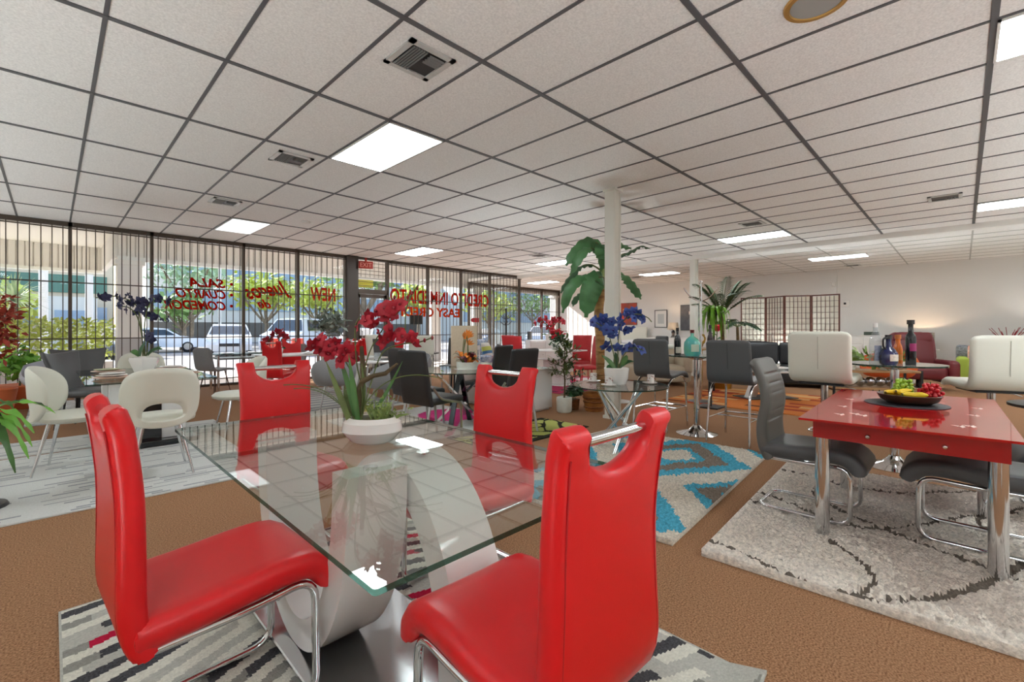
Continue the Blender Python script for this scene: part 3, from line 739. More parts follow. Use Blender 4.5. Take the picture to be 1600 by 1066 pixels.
def f_tq(x, y, w, l):
    wob = .045*noise.noise(Vector((x*5, y*5, 4)))+.03*noise.noise(Vector((x*40, y*40, 4)))
    a = abs(y-l*.45)*1.25; q = (abs(((x+.55) % 1.5)-.75)*.95+a+wob)
    k = int(q/.115) % 8
    return [2, 2, 0, 1, 1, 0, 0, 2][k]
rug('area_rug', 'shaggy turquoise, taupe and cream chevron rug on the brown carpet', 2.36, 1.22, 4.72, 2.62, .014, f_tq, [p_tq, p_tb, p_tc], .03, .022, rz=4, edge=(1,))
p_sh = pile('shag_cream', 'ece3d7', .30, 1., 62); p_sh2 = pile('shag_mauve', 'd3c7bb', .30, 1., 62); p_sh3 = pile('shag_line', '6a6158', .3, .6, 80)
def f_sh(x, y, w, l):
    n1 = .012*noise.noise(Vector((x*22, y*22, 0)))
    F = lambda x, y: 4.2*x+2.3*y+1.1*sin(3.9*y+.6)+.6*sin(2.6*x+1)
    G = lambda x, y: -2.0*x+4.3*y+1.3*sin(3.3*x+.4)+.4*sin(2.2*y)
    for H_, off in ((F, .3), (G, 1.1)):
        v = H_(x, y)+off; gx = (H_(x+.01, y)-H_(x-.01, y))/.02; gy = (H_(x, y+.01)-H_(x, y-.01))/.02
        k = math.floor(v/pi+.5); dist = abs(v-k*pi)/max(.8, sqrt(gx*gx+gy*gy))
        gate = noise.noise(Vector((x*.9+k*3.1, y*.9, off*5)))
        if gate > -.26 and dist+n1 < .013+.008*max(0, gate): return 2
    n = noise.noise(Vector((x*1.5, y*1.5, 3)))
    return 1 if n > .12+.25*noise.noise(Vector((x*26, y*26, 2))) else 0
rug('area_rug', 'thick cream shag rug with dark carved lines under the red glass table', 2.48, -1.5, 4.66, 1.04, .011, f_sh, [p_sh, p_sh2, p_sh3], .04, .024, rz=3.0, edge=(2,))
p_w1 = pile('pile_white_grey', 'cfd0cd', .08, .3, 90); p_w2 = pile('pile_dash_grey', '9a9ca0', .15, .3, 90)
def f_dash(x, y, w, l):
    b = math.floor(y/.05); s = x+hsh(b, 2); seg = math.floor(s/(.10+.1*hsh(b, 5)))
    return 1 if hsh(b, seg, 3) < .30 and .25 < (y/.05) % 1 < .72 else 0
rug('area_rug', 'large pale grey rug with small dashes under the white tub chairs', -2.0, 4.13, 1.32, 6.18, .014, f_dash, [p_w1, p_w2], .012, 0)
rug('area_rug', 'pale runner rug behind the large dashed rug', -1.6, 6.26, 1.5, 7.02, .02, f_dash, [p_w1, p_w2], .012, 0)
rug('area_rug', 'small pale rug near the leftmost window', -.24, 8.15, .72, 10.6, .03, f_dash, [p_w1, p_w2], .012, 0)
p_lime = pile('pile_lime', 'b9bf6c', .15, .4, 80); p_blk = pile('pile_black', '2a2a22', .3, .4, 80)
def f_lime(x, y, w, l):
    if l-y < .10 or y < .08: return 1
    a = sin(x*11+1.4*sin(y*9)); b = sin(y*12+1.5*sin(x*7))
    return 1 if abs(a*b) < .14 else 0
rug('area_rug', 'lime green rug with black looping lines behind the red chairs', 3.05, 3.25, 4.62, 4.02, .016, f_lime, [p_lime, p_blk], .012, 0)
p_or = [pile('pile_orange', 'c4743a'), pile('pile_rust', '99402b'), pile('pile_brown', '6e4228'), pile('pile_tan', 'c99a66')]
def f_or(x, y, w, l):
    b = math.floor(x/.16); s = y+hsh(b, 4); k = hsh(b, math.floor(s/.55), 6); return 0 if k < .45 else 1 if k < .65 else 2 if k < .78 else 3
rug('area_rug', 'orange, rust and brown patchwork rug in front of the black sofa', 7.25, 1.3, 9.6, 3.6, .03, f_or, p_or, .012, 0)
p_mag = [pile('pile_magenta', 'b03a5e'), pile('pile_pale', 'd8cfcf'), pile('pile_plum', '6a2a44')]
def f_mag(x, y, w, l): k = hsh(math.floor(x/.2), math.floor((y+x*.4)/.3), 2); return 0 if k < .6 else 1 if k < .85 else 2
rug('area_rug', 'magenta and plum patterned rug under the far red chairs', 6.6, 5.2, 9.4, 7.6, .04, f_mag, p_mag, .012, 0)
rug('area_rug', 'white and magenta rug under the black dining chairs', 2.5, 4.06, 4.3, 5.9, .03, lambda x, y, w, l: 0 if (x-1.4)**2+(y-1.0)**2 < .2 or abs(x-y-.6) < .07 else 1, [pile('pile_pink', 'c23a78'), pile('pile_grey_white', 'c9c9c6')], .012, 0)
rug('area_rug', 'pale striped rug under the grey tub chairs by the windows', 2.2, 6.3, 4.0, 9.3, .04, lambda x, y, w, l: int(y/.12) % 2, [pile('pile_pale2', 'cfcfca'), pile('pile_grey2', '9c9ea0')], .012, 0)

# ------------------------------------------------------------------ glass dining table in the foreground
TX, TY, TW, TL, TH = .83, 1.58, .90, 1.76, .75
m_gloss = mat('white_gloss', 'ecebea', .12, spec=.6, coat=.5)
t = thing('dining_table', 'rectangular clear glass dining table on two interlocking white arches', 'table', (TX, TY, .0125))
obj('tabletop', slab(MB(), rrect(TW, TL, .008), TH-.012, TH), [m_glasstop, m_glassedge], t, 30)
def u_arch(sx, sy, flip):
    P = []
    for k in range(33):
        a = pi*k/32; P.append((.425*cos(a), .70*max(0, sin(a))**.85))
    V = []; wx = .105; th = .105
    for k, (y, z) in enumerate(P):
        a = pi*k/32; n = Vector((cos(a)*.70, sin(a)*.425)).normalized()
        for q in (0, -th):
            yy, zz = y+n.x*q, max(z+n.y*q, 0)
            if flip: zz = .70-zz
            for s in (-wx, wx): V.append((sx+s, sy+yy, .0315+zz))
    F = []
    for k in range(32):
        a = k*4; b = a+4
        F += [(a, a+1, b+1, b), (a+2, b+2, b+3, a+3), (a, b, b+2, a+2), (a+1, a+3, b+3, b+1)]
    F += [(0, 2, 3, 1), (128, 129, 131, 130)]
    return MB().add(V, F)
obj('arch', u_arch(.13, -.09, False), m_gloss, t, 50)
obj('cradle', u_arch(-.095, .17, True), m_gloss, t, 50)
obj('base_plate', MB().rbox((0, -.02, .022), (.50, 1.28, .018), .004, 1), mat('mirror_plate', 'd4d5d6', .22, metal=1.), t, 30)
for a, b in ((.13, -.17), (.13, -.01), (-.095, .54), (-.095, -.20)):
    obj('stud', MB().lathe([(.024, 0), (.024, .006), (0, .006)], 18, (a, b, .7315)), m_chrome, t)
# four red cantilever chairs
rc = red_chair('glossy red leather chair left of the glass table, its back nearest the left edge', 'red leather cantilever chairs round the glass table')
rc.location = (.355, 1.655, .012); rc.rotation_euler = (0, 0, radians(-87))
dup(rc, (.925, 2.62, .012), 180, 'red leather chair facing us from the far end of the glass table, chrome grip above')
dup(rc, (1.39, 1.66, .012), 93, 'red leather chair on the right long side of the glass table')
dup(rc, (.86, .785, .012), -2, 'big red leather chair in the right foreground seen from behind')
# red orchid in the white bowl on the glass table
YAWD = -45.31
def plant(name, label, cat, loc, group=None, rz=YAWD): return thing(name, label, cat, loc, rz, group)
t = plant('potted_orchid', 'red silk orchid with driftwood in a low white bowl on the glass table', 'plant', (.895, 1.665, TH+.0005))
b = MB(); b.lathe([(0, .006), (.06, 0), (.085, .012), (.118, .05), (.112, .085), (.088, .102), (.08, .098), (.085, .08), (.0, .075)], 36, sy=.8); obj('bowl', b, m_ceram, t)
obj('moss', MB().lathe([(0, .098), (.05, .094), (.082, .083)], 20, sy=.8), m_soil, t)
S = .0025
def LP(px, py, dy=0., cx=577, cy=700, s=S): return ((px-cx)*s, dy, (cy-py)*s)
wood = MB(); wood.tube([LP(555, 672), LP(557, 645), LP(556, 618), LP(562, 600, .01), LP(559, 575, .02), LP(556, 548, .03)], [.012, .013, .014, .012, .010, .008], 9)
wood.tube([LP(560, 604), LP(580, 594, -.01), LP(600, 590, -.02), LP(618, 574, -.01)], [.011, .009, .009, .004], 8); obj('driftwood', wood, m_bark, t)
rr = random.Random(5)
for pts in ([(548, 672), (556, 620), (570, 560), (592, 520), (620, 490), (640, 462)], [(560, 670), (574, 610), (590, 560), (620, 545), (650, 541), (672, 534)], [(548, 672), (552, 610), (530, 565), (508, 545), (478, 538)], [(560, 672), (562, 620), (550, 575), (548, 520), (560, 500)], [(628, 530), (632, 490), (640, 465), (650, 452)]):
    obj('stem', MB().tube(cat_rom([LP(*p, rr.uniform(-.02, .02)) for p in pts], 5), .0028, 6), m_stem, t)
for i, (pts, w, m) in enumerate([([(548, 672), (530, 620), (508, 570)], .011, 0), ([(552, 672), (540, 600), (520, 552)], .010, 0), ([(545, 672), (532, 640), (528, 612)], .013, 0), ([(560, 672), (552, 620), (544, 560)], .011, 0), ([(556, 672), (568, 625), (560, 575)], .009, 0), ([(566, 672), (600, 620), (622, 572)], .007, 0)]):
    mb = MB(); leaf(mb, bez(*[LP(*p, (i % 3-1)*.03) for p in pts], 9), lambda q: w*(sin(pi*min(1, q*.8+.2))+.1), (0, -1, .2), .25); obj('leaf', mb, m_leaf if i % 2 else m_leafo, t, 60)
for pts in ([(548, 668), (520, 600), (440, 608)], [(552, 662), (505, 606), (456, 614)], [(565, 645), (600, 575), (690, 598)]):
    obj('air_root', MB().tube(bez(*[LP(*p, -.02) for p in pts], 14), .0022, 5), m_stem, t)
mb = MB()
for k in range(46):
    a = rr.uniform(-.6, 1.0); L = rr.uniform(.04, .11); p0 = Vector(LP(rr.uniform(580, 606), 668, rr.uniform(-.03, .03))); d = Vector((sin(a), rr.uniform(-.6, .6), cos(a)))
    leaf(mb, [p0, p0+d*L*.5, p0+d*L+Vector((0, 0, -.2*L))], lambda q: .004*sin(pi*(q*.9+.05)), (0, -1, .3), .1)
    for q in (.4, .7, .95):
        c = p0+d*L*q; e = Vector((rr.uniform(-1, 1), rr.uniform(-1, 1), rr.uniform(0, 1))).normalized()
        leaf(mb, [c, c+e*.008, c+e*.018], lambda q: .0035*sin(pi*(q*.9+.05)), (0, -1, .3), .1)
obj('fern', mb, mat('fern_olive', '7c9148', .5, var=.35, vscale=14), t, 60)
A = [(485, 545), (497, 537), (510, 546), (520, 553), (531, 560), (543, 566), (505, 560), (491, 553), (535, 551), (518, 541), (528, 571)]
B = [(553, 517), (575, 500), (585, 492), (597, 500), (580, 512), (600, 488), (614, 486), (625, 482), (590, 525), (604, 520), (600, 535), (616, 527), (626, 531), (637, 533), (647, 541), (592, 541), (571, 507), (610, 497)]
flower_part(t, [LP(x, y, rr.uniform(-.04, .02)) for x, y in A+B], 'fred', m_fred, .80, rr)
bud = MB()
for p in ((633, 470), (640, 463), (648, 455), (612, 470), (478, 538), (660, 538), (672, 534)): bud.sphere(LP(*p), .006, 6, (1, 1, 1.5))
obj('buds', bud, m_fred[1], t)

# ------------------------------------------------------------------ red glass table set on the right
m_rglass = mat('red_glass', 'ae1416', .05, spec=.5, coat=.15); m_rglass2 = mat('red_glass_inset', 'c4100f', .05, spec=.5, coat=.6); m_rwood = mat('red_apron', 'a01216', .25, coat=.3)
t = thing('dining_table', 'red glass extending table on four thick chrome legs', 'table', (0, 0, 0))
H2 = .70; o4 = [(2.97, .66), (3.02, -.20), (4.70, -.16), (4.66, .72)]
obj('tabletop', MB().prism([o4[0], o4[1], o4[2], o4[3]], H2-.012, H2), m_rglass, t, 20)
b = MB(); b.box2((3.06, -.158, H2-.115), (3.09, .608, H2-.0125)); b.box2((4.05, -.12, H2-.115), (4.08, .60, H2-.0125)); b.box2((3.091, -.13, H2-.10), (4.049, -.10, H2-.0125)); b.box2((3.091, .57, H2-.10), (4.049, .60, H2-.0125)); obj('apron', b, m_rwood, t, 20)
for x, y in ((3.10, .57), (3.13, -.12), (4.06, .60), (4.09, -.10)):
    obj('leg', MB().tube([(x, y, .03), (x, y, H2-.0125)], .036, 22), m_chrome, t)
for y in (.36, .06): obj('screw_cap', MB().lathe([(0, .012), (.008, .010), (.013, .003), (.014, 0)], 16), m_chrome, t).matrix_local = Matrix.Translation((3.06, y, H2-.075)) @ Matrix.Rotation(-pi/2, 4, 'Y')
obj('inlay', MB().lathe([(0, .0008), (.20, .0008), (.20, 0)], 40, (4.2, .28, H2)), m_rglass2, t)
b = MB()
for x, y in ((3.25, .50), (3.30, .40), (3.33, .44), (3.28, .0), (3.32, -.04), (3.6, .54), (3.75, -.06), (4.1, -.08), (4.0, .56)):
    b.prism([(x-.04, y), (x, y+.012), (x+.04, y), (x, y-.012)], H2, H2+.0006); b.prism([(x-.012, y+.016), (x+.02, y+.045), (x+.016, y+.012)], H2, H2+.0006)
obj('frosted_motif', b, mat('frosted_motif', 'e5d9d0', .5), t, 0)
gc = ribbed_chair('grey ribbed leather chair on the left of the red table, whole back in view', 'grey ribbed chairs at the red table')
gc.location = (3.455, .70, 0); gc.rotation_euler = (0, 0, radians(180))
dup(gc, (3.57, -.06, 0), 0, 'grey ribbed leather chair on the right of the red table, cut by the right edge')
dup(gc, (4.35, -.52, 0), 8, 'grey ribbed leather chair further along the right edge beyond the red table')
t = thing('place_mat', 'round black placemat under the fruit dish on the red table', 'placemat', (4.0, .27, H2+.001)); obj('disc', MB().lathe([(0, .005), (.215, .005), (.22, .003), (.22, 0), (0, 0)], 40), mat('black_mat', '27262a', .5), t)
BZ = H2+.0065
t = thing('fruit_bowl', 'shallow brown dish holding the fruit on the red table', 'bowl', (4.015, .255, BZ)); obj('bowl', MB().lathe([(0, 0), (.11, 0), (.15, .025), (.168, .06), (.160, .062), (.14, .03), (.0, .014)], 36), mat('brown_dish', '4a3526', .35), t)
BX, BY = 4.015, .255
m_ban = mat('banana_yellow', 'e8c21e', .45, var=.12, vscale=12); m_tip = mat('banana_tip', '54431c', .6)
def banana(loc, rz, label, tilt=.1, s=1.):
    t = thing('banana', label, 'banana', loc, rz, 'bananas in the brown dish'); pts = arc((0, -.11), .125, 50, 130, 10, 'xy')
    pts = [(p[0]*s, p[1]*s-.014, .012+abs(p[0])*tilt) for p in pts]; obj('flesh', MB().tube(pts, [.005, .013, .018, .019, .020, .020, .020, .019, .017, .012, .006], 8), m_ban, t); obj('tip', MB().tube([pts[-1], (Vector(pts[-1])*1.12)], .006, 6), m_tip, t); return t
banana((BX-.03, BY+.085, BZ+.052), -35, 'left yellow banana in the fruit dish'); banana((BX-.05, BY+.045, BZ+.058), -25, 'upper yellow banana in front of the green grapes', .2); banana((BX-.075, BY-.03, BZ+.05), -70, 'small yellow banana at the front rim of the fruit dish', .1, .8)
def grapes(c, n, m, label, rad, rr, flat=.6):
    t = thing('grape_bunch', label, 'grapes', c, 0); k = 0; pts = []
    while len(pts) < n and k < 6000:
        k += 1; a, z = rr.uniform(0, 2*pi), rr.uniform(0, 1); r0 = rad*sqrt(rr.random())*(1-.45*z); p = Vector((r0*cos(a), r0*sin(a)*.8, .013+z*rad*flat))
        if all((p-q).length > .019 for q in pts): pts.append(p)
    first = None
    for p in pts:
        if first is None: first = obj('grape', MB().sphere((0, 0, 0), .0135, 10), m, t); first.location = p
        else: sub('grape', first, t, p)
    obj('stalk', MB().tube([(0, 0, .02), (.0, 0, rad*flat+.03)], .003, 6), m_stem, t)
rr = random.Random(8)
grapes((BX+.055, BY+.03, BZ+.04), 58, mat('green_grape', '93b53a', .25, spec=.5, var=.15, vscale=8), 'bunch of green grapes in the fruit dish', .085, rr, 1.1)
grapes((BX+.055, BY-.105, BZ+.04), 52, mat('red_grape', 'c4202a', .22, spec=.5, var=.3, vscale=8), 'bunch of red grapes spilling over the right of the fruit dish', .085, rr, .9)

# ------------------------------------------------------------------ bar sets behind
m_wtop = glassmat('milky_glass', (.9, .93, .91), .05, 0., .55, 'dfe4dd')
bar_table('round glass bar table holding four bottles, behind the red table', .345, .90, (5.16, .42, 0), m_wtop)
bar_table('round glass bar table holding a turquoise jug, between the grey stools', .31, .90, (5.21, 2.17, 0), m_wtop)
ws = white_stool('white leather bar stool seen from behind, left of the four bottles', 'white leather bar stools', .775); ws.location = (4.89, .88, 0); ws.rotation_euler = (0, 0, radians(-92))
ws2 = white_stool('white leather bar stool cut by the right edge, right of the four bottles', 'white leather bar stools', .745); ws2.location = (5.52, -.17, 0); ws2.rotation_euler = (0, 0, radians(-66))
gs = grey_stool('dark grey bar stool with chrome legs right of the turquoise jug', 'dark grey bar stools'); gs.location = (5.23, 1.74, 0); gs.rotation_euler = (0, 0, radians(-90))
dup(gs, (5.27, 2.64, 0), -90, 'dark grey bar stool with chrome legs left of the turquoise jug')
# bottles
BT = .9005
def bottle(loc, label, prof, m, neckcol=None, lab=None, labm=None, handle=False, n=20):
    t = thing('bottle', label, 'bottle', loc); obj('glass', MB().lathe(prof, n), m, t, 50); zt = prof[-1][1]; rn = prof[-1][0]
    obj('cap', MB().lathe([(rn+.002, zt-.03), (rn+.002, zt+.006), (0, zt+.006)], 16), neckcol or m_black, t)
    if lab:
        r0, z0, z1, w = lab; b = MB(); L = []; Rr = []
        for k in range(9):
            a = radians(180+45)+(k-4)/4*w; L.append(((r0+.001)*cos(a), (r0+.001)*sin(a), z0)); Rr.append(((r0+.001)*cos(a), (r0+.001)*sin(a), z1))
        b.strip(L, Rr); obj('label_sticker', b, labm, t)
    if handle: obj('handle', MB().tube(fillet([(-.022, 0, .235), (-.055, .03, .22), (-.05, .03, .15), (-.03, .01, .13)], .02), .008, 8), m_black, t)
    return t
m_clear = glassmat('clear_glass', (.93, .95, .96), .06, .0, .18, 'cfd6da'); m_dkgl = mat('dark_glass', '14161a', .08, spec=.6); m_blgl = mat('cobalt_glass', '141a4a', .08, spec=.6, coat=.4)
m_lab = mat('label_paper', 'd8d2c4', .6, var=.2, vscale=60); m_orl = mat('orange_liquor', 'd26a20', .12, spec=.6); m_mag = mat('magenta_label', '8c1c58', .5)
m_lab2 = mat('blue_grey_label', '8b98ad', .6, var=.3, vscale=50)
bottle((4.95, .53, BT), 'tall clear glass bottle, leftmost of the four on the bar table', [(0, 0), (.040, 0), (.043, .006), (.043, .20), (.038, .235), (.02, .27), (.016, .29), (.016, .345)], m_clear, m_white, (.043, .03, .16, .8), m_lab2)
bottle((4.92, .44, BT), 'round cobalt blue bottle with a cream label, second of the four', [(0, 0), (.05, 0), (.062, .02), (.066, .06), (.06, .10), (.04, .135), (.022, .15), (.02, .20), (.022, .245)], m_blgl, m_black, (.066, .035, .09, .55), m_lab, True)
bottle((5.18, .40, BT), 'slim orange bottle, third of the four on the bar table', [(0, 0), (.031, 0), (.033, .006), (.033, .12), (.027, .155), (.017, .18), (.017, .235), (.02, .245)], m_orl, mat('orange_cap', 'b8682e', .5), (.033, .03, .08, .6), mat('amber_label', 'c9823c', .6))
bottle((5.08, .31, BT), 'tallest black bottle with a magenta band, rightmost of the four', [(0, 0), (.034, 0), (.036, .006), (.036, .23), (.031, .25), (.018, .27), (.017, .345), (.024, .35), (.024, .37)], m_dkgl, m_black, (.036, .115, .18, .9), m_mag)
bottle((5.17, 2.38, BT), 'dark wine bottle left of the turquoise jug', [(0, 0), (.036, 0), (.038, .006), (.038, .17), (.03, .21), (.014, .235), (.013, .30), (.015, .31)], m_dkgl, m_black, (.038, .02, .09, .9), m_lab)
bottle((5.04, 2.15, BT), 'fat turquoise glass jug with a red capped neck on the bar table', [(0, 0), (.07, 0), (.085, .02), (.09, .08), (.085, .15), (.06, .19), (.028, .215), (.02, .225), (.018, .275), (.02, .285)], mat('turquoise_glass', '3fa8b8', .12, spec=.6, var=.35, vscale=6, c2='5fae8c', coat=.3), mat('dark_red_cap', '6b2324', .4), (.09, .05, .13, .5), mat('pale_teal_label', 'b9cdb8', .5))
bottle((5.24, 2.03, BT), 'tall dark candle-shaped bottle right of the turquoise jug', [(0, 0), (.03, 0), (.032, .006), (.032, .19), (.024, .23), (.014, .25), (.013, .32), (.013, .34)], mat('dark_red_glass', '2a1212', .15), m_black)

# ------------------------------------------------------------------ round glass tea table
TT = .65
cross_table('small round glass table on crossed chrome tubes, set with teacups', .47, TT, (3.95, 2.42, 0))
def cup_set(x, y, sx, sy, lab, cup=True):
    o = obj('saucer', MB().lathe([(0, .001), (.045, .001), (.075, .012), (.0745, .015), (.045, .006), (0, .005)], 28), m_ceram, loc=(sx, sy, TT+.0005)); tag(o, 'white saucer '+lab, 'saucer', 'white saucers on the tea table')
    if cup:
        t = thing('teacup', 'white teacup with small flower print '+lab, 'cup', (x, y, TT+.0057), 30, 'white teacups on the tea table')
        obj('bowl', MB().lathe([(0, .0), (.030, .0), (.034, .01), (.036, .085), (.033, .085), (.031, .012), (0, .008)], 24), mat('printed_china', 'ebe7de', .2, var=.55, vscale=38, c2='8a6a5a') if False else m_ceram, t)
        obj('handle', MB().tube(arc((.036, .045), .022, -80, 80, 8, 'xz') if False else [(.034+.022*cos(radians(a)), 0, .045+.024*sin(radians(a))) for a in range(-80, 81, 20)], .0045, 7), m_ceram, t)
        b = MB()
        for k in range(14):
            a = k*2.4; z = .02+.055*hsh(k, 2); b.box((.0365*cos(a), .0365*sin(a), z), (.008, .008, .009), rz=a)
        obj('flower_print', b, mat('print_rust', '8f5a52', .5), t, 0)
cup_set(3.98, 2.74, 3.98, 2.74, 'at the left of the tea table'); cup_set(3.80, 2.44, 3.80, 2.44, 'at the near side of the tea table'); cup_set(4.26, 2.24, 4.24, 2.24, 'at the right of the tea table'); cup_set(0, 0, 4.22, 2.60, 'behind the blue orchid pot', False)
def orchid(name, label, loc, flowers, stems, s, cx, cy, cols, key, fs, pot, leaves, rr, group=None, fdy=.06):
    t = plant(name, label, 'plant', loc, group); P = lambda x, y, d=0.: LP(x, y, d, cx, cy, s)
    obj('pot', pot, m_ceram, t)
    for pts in stems: obj('stem', MB().tube(cat_rom([P(*p, rr.uniform(-.01, .01)) for p in pts], 5), s*.8, 6), m_stem, t)
    for i, pts in enumerate(leaves):
        mb = MB(); leaf(mb, bez(*[P(*p, (i % 3-1)*.05) for p in pts], 7), lambda q: .028*(sin(pi*min(1, q*.8+.15))), (0, -.6, .6), .3); obj('leaf', mb, m_leafd if i % 2 else m_leaf, t, 60)
    flower_part(t, [P(x, y, rr.uniform(-fdy, fdy)) for x, y in flowers], key, cols, fs, rr)
    return t
pot6 = MB().lathe([(0, .0), (.09, .0), (.115, .06), (.125, .16), (.115, .165), (.105, .14), (0, .135)], 30)
orchid('potted_orchid', 'blue silk orchid in a white pot on the tea table, in front of the column', (3.99, 2.47, TT+.0005),
       [(925, 500), (934, 496), (943, 494), (950, 504), (957, 499), (966, 494), (974, 489), (982, 486), (991, 483), (1000, 488), (1006, 495), (946, 512), (958, 513), (970, 505), (978, 513), (985, 511), (963, 521), (953, 521), (947, 537), (955, 541), (965, 540), (975, 543), (985, 540), (995, 540), (1004, 544), (938, 504), (990, 494)],
       [[(962, 585), (958, 550), (948, 515), (930, 500)], [(966, 585), (965, 545), (970, 505), (990, 488), (1010, 492), (1018, 500)], [(968, 585), (970, 560), (985, 541), (1005, 544)]], .0064, 963, 597, m_fblue, 'fblue', 1.55, pot6,
       [[(960, 575), (950, 560), (938, 552)], [(964, 575), (975, 560), (990, 562)], [(966, 575), (970, 592), (966, 600)], [(958, 576), (950, 566), (946, 572)], [(966, 574), (980, 556), (978, 552)], [(962, 574), (966, 556), (962, 548)]], random.Random(4))
# ------------------------------------------------------------------ white set by the left windows
LT = .70
t = thing('dining_table', 'long glass dining table on a white and black slab base near the left windows', 'table', (.70, 6.40, .0125))
obj('tabletop', slab(MB(), rrect(1.0, 1.95, .03), LT-.012, LT), [m_glasstop, m_glassedge], t, 30)
b = MB(); b.rbox((0, -.45, .36), (.62, .12, .60), .01, 2); b.rbox((0, .45, .36), (.62, .12, .60), .01, 2); b.box((0, 0, .2), (.10, .80, .18)); b.box((0, 0, LT-.034), (.55, 1.0, .042)); obj('pedestal', b, m_gloss, t, 30)
b = MB(); b.box((.02, -.516, .36), (.16, .012, .60)); b.rbox((0, 0, .035), (.80, 1.25, .05), .006, 1); obj('black_inlay', b, mat('black_gloss', '16161a', .1, coat=.4), t, 30)
oc = oval_chair('white tub chair with a slotted back, seen from behind before the left glass table', 'white tub chairs at the left glass table'); oc.location = (.63, 4.74, .0125); oc.rotation_euler = (0, 0, radians(-2))
dup(oc, (.13, 5.42, .0125), -104, 'white tub chair seen from the side at the left end of the picture')
dup(oc, (1.52, 5.92, 0), 92, 'white tub chair half hidden behind the far red chair')
dup(oc, (.88, 7.98, 0), 180, 'white tub chair at the window end of the left glass table')
fc = flare_chair('dark grey flared dining chair nearest the left windows', 'dark flared chairs'); fc.location = (.30, 7.72, 0); fc.rotation_euler = (0, 0, radians(-120))
dup(fc, (.36, 8.66, 0), -160, 'dark grey flared dining chair, the one behind its twin by the left windows')
def plate(x, y, z, r, m, label, group): return tag(obj('dinner_plate', MB().lathe([(0, .001), (r*.6, .001), (r, .016), (r*.99, .019), (r*.6, .006), (0, .006)], 30), m, loc=(x, y, z)), label, 'plate', group)
m_peach = mat('peach_china', 'c9916e', .3); m_greench = mat('pale_green_china', 'b7bf96', .3)
for k, (x, y, n, tx) in enumerate([(.42, 5.95, 2, 'at the near left of the left glass table'), (.45, 6.85, 1, 'at the far left of the left glass table'), (1.0, 5.95, 1, 'at the near right of the left glass table'), (1.03, 6.85, 1, 'at the far right of the left glass table')]):
    for q in range(n+1): plate(x, y, LT+.013+q*.0195, .15-.025*q, m_peach if q == 0 else m_ceram if k != 1 else m_greench, ('lower peach plate ' if q == 0 else 'middle white plate ' if q == 1 and n == 2 else 'top small white plate ' if k != 1 else 'small pale green plate ')+tx, 'place settings on the left glass table')
potv = MB().lathe([(0, 0), (.085, 0), (.145, .15), (.135, .175), (.12, .175), (.11, .13), (0, .13)], 6)
orchid('potted_orchid', 'dark navy silk orchid in a faceted white pot on the left glass table', (.72, 6.42, LT+.013),
       [(187, 484), (196, 483), (206, 481), (216, 480), (226, 482), (222, 492), (232, 492), (240, 489), (216, 496), (224, 502), (234, 505), (238, 500), (214, 487), (248, 500), (253, 492), (262, 486), (272, 485), (281, 487), (288, 490), (246, 508), (256, 510), (268, 513), (276, 516), (284, 516), (262, 541), (258, 546)],
       [[(246, 572), (244, 530), (236, 495), (205, 482), (176, 484)], [(249, 572), (248, 520), (262, 488), (300, 492)], [(251, 572), (256, 545), (262, 541)], [(248, 572), (240, 520), (226, 500), (206, 496)]], .0073, 248, 598, m_fnavy, 'fnavy', 1.45, potv,
       [[(246, 572), (238, 562), (232, 566)], [(250, 572), (262, 562), (274, 558)], [(248, 572), (258, 560), (270, 562)], [(247, 572), (250, 556), (256, 552)]], random.Random(9))
# plants at the far left edge, on a small stand
t = plant('potted_plant', 'leafy green fern on a dark stand cut by the left edge', 'plant', (-.36, 4.62, .0125)); rr = random.Random(2)
obj('stand', MB().lathe([(.16, 0), (.15, .02), (.03, .05), (.025, .40), (.15, .44), (.15, .46), (0, .46)], 20), m_black, t); obj('pot', MB().lathe([(0, .462), (.09, .462), (.13, .62), (.12, .62), (0, .6)], 20), m_black, t)
for k in range(26):
    a = rr.uniform(0, 2*pi); L = rr.uniform(.25, .42); z1 = rr.uniform(-.35, .12); mb = MB(); c, s = cos(a), sin(a)
    leaf(mb, bez((0, 0, .6), (c*L*.6, s*L*.6, .78+z1*.3), (c*L, s*L, .6+z1), 9), lambda q: .028*sin(pi*(q*.9+.06)), (0, 0, 1), .2, wav=.5); obj('leaf', mb, m_leafb if k % 3 else m_leaf, t, 60)
t = plant('potted_plant', 'tall spray of dark red leaves in a terracotta pot at the left edge', 'plant', (-.55, 9.6, 0)); obj('pot', MB().lathe([(0, 0), (.16, 0), (.22, .36), (.2, .38), (0, .34)], 20), mat('terracotta', 'd06a3c', .7), t); rr = random.Random(12)
obj('stem', MB().tube([(0, 0, .3), (0, 0, 1.1)], .015, 6), m_bark, t); mb = MB(); round_leaf_mass(mb, (0, 0, 1.25), .28, 240, .13, rr, 0, 2.1); obj('foliage', mb, mat('red_leaf', '9c3420', .6, var=.35, vscale=12), t, 60)
t = plant('potted_plant', 'bushy green and yellow shrub in a terracotta bowl inside the left window', 'plant', (-.34, 10.2, 0)); obj('pot', MB().lathe([(0, 0), (.2, 0), (.3, .34), (.28, .36), (0, .32)], 20), MATS['terracotta'], t)
obj('stem', MB().tube([(0, 0, .3), (.02, 0, .7)], .012, 6), m_bark, t); mb = MB(); round_leaf_mass(mb, (0, 0, .66), .27, 220, .13, rr, 0, 1.0); obj('foliage', mb, m_leafb, t, 60)
t = thing('tub_chair', 'pale silver tub chair by the leftmost window', 'chair', (.04, 9.42, .0), 160); obj('shell', tub_mesh(.42, .33, .31, .34, .26, .05), mat('silver_fabric', 'b9bcc4', .6), t, 60); splay_legs(t, m_chrome, .40)

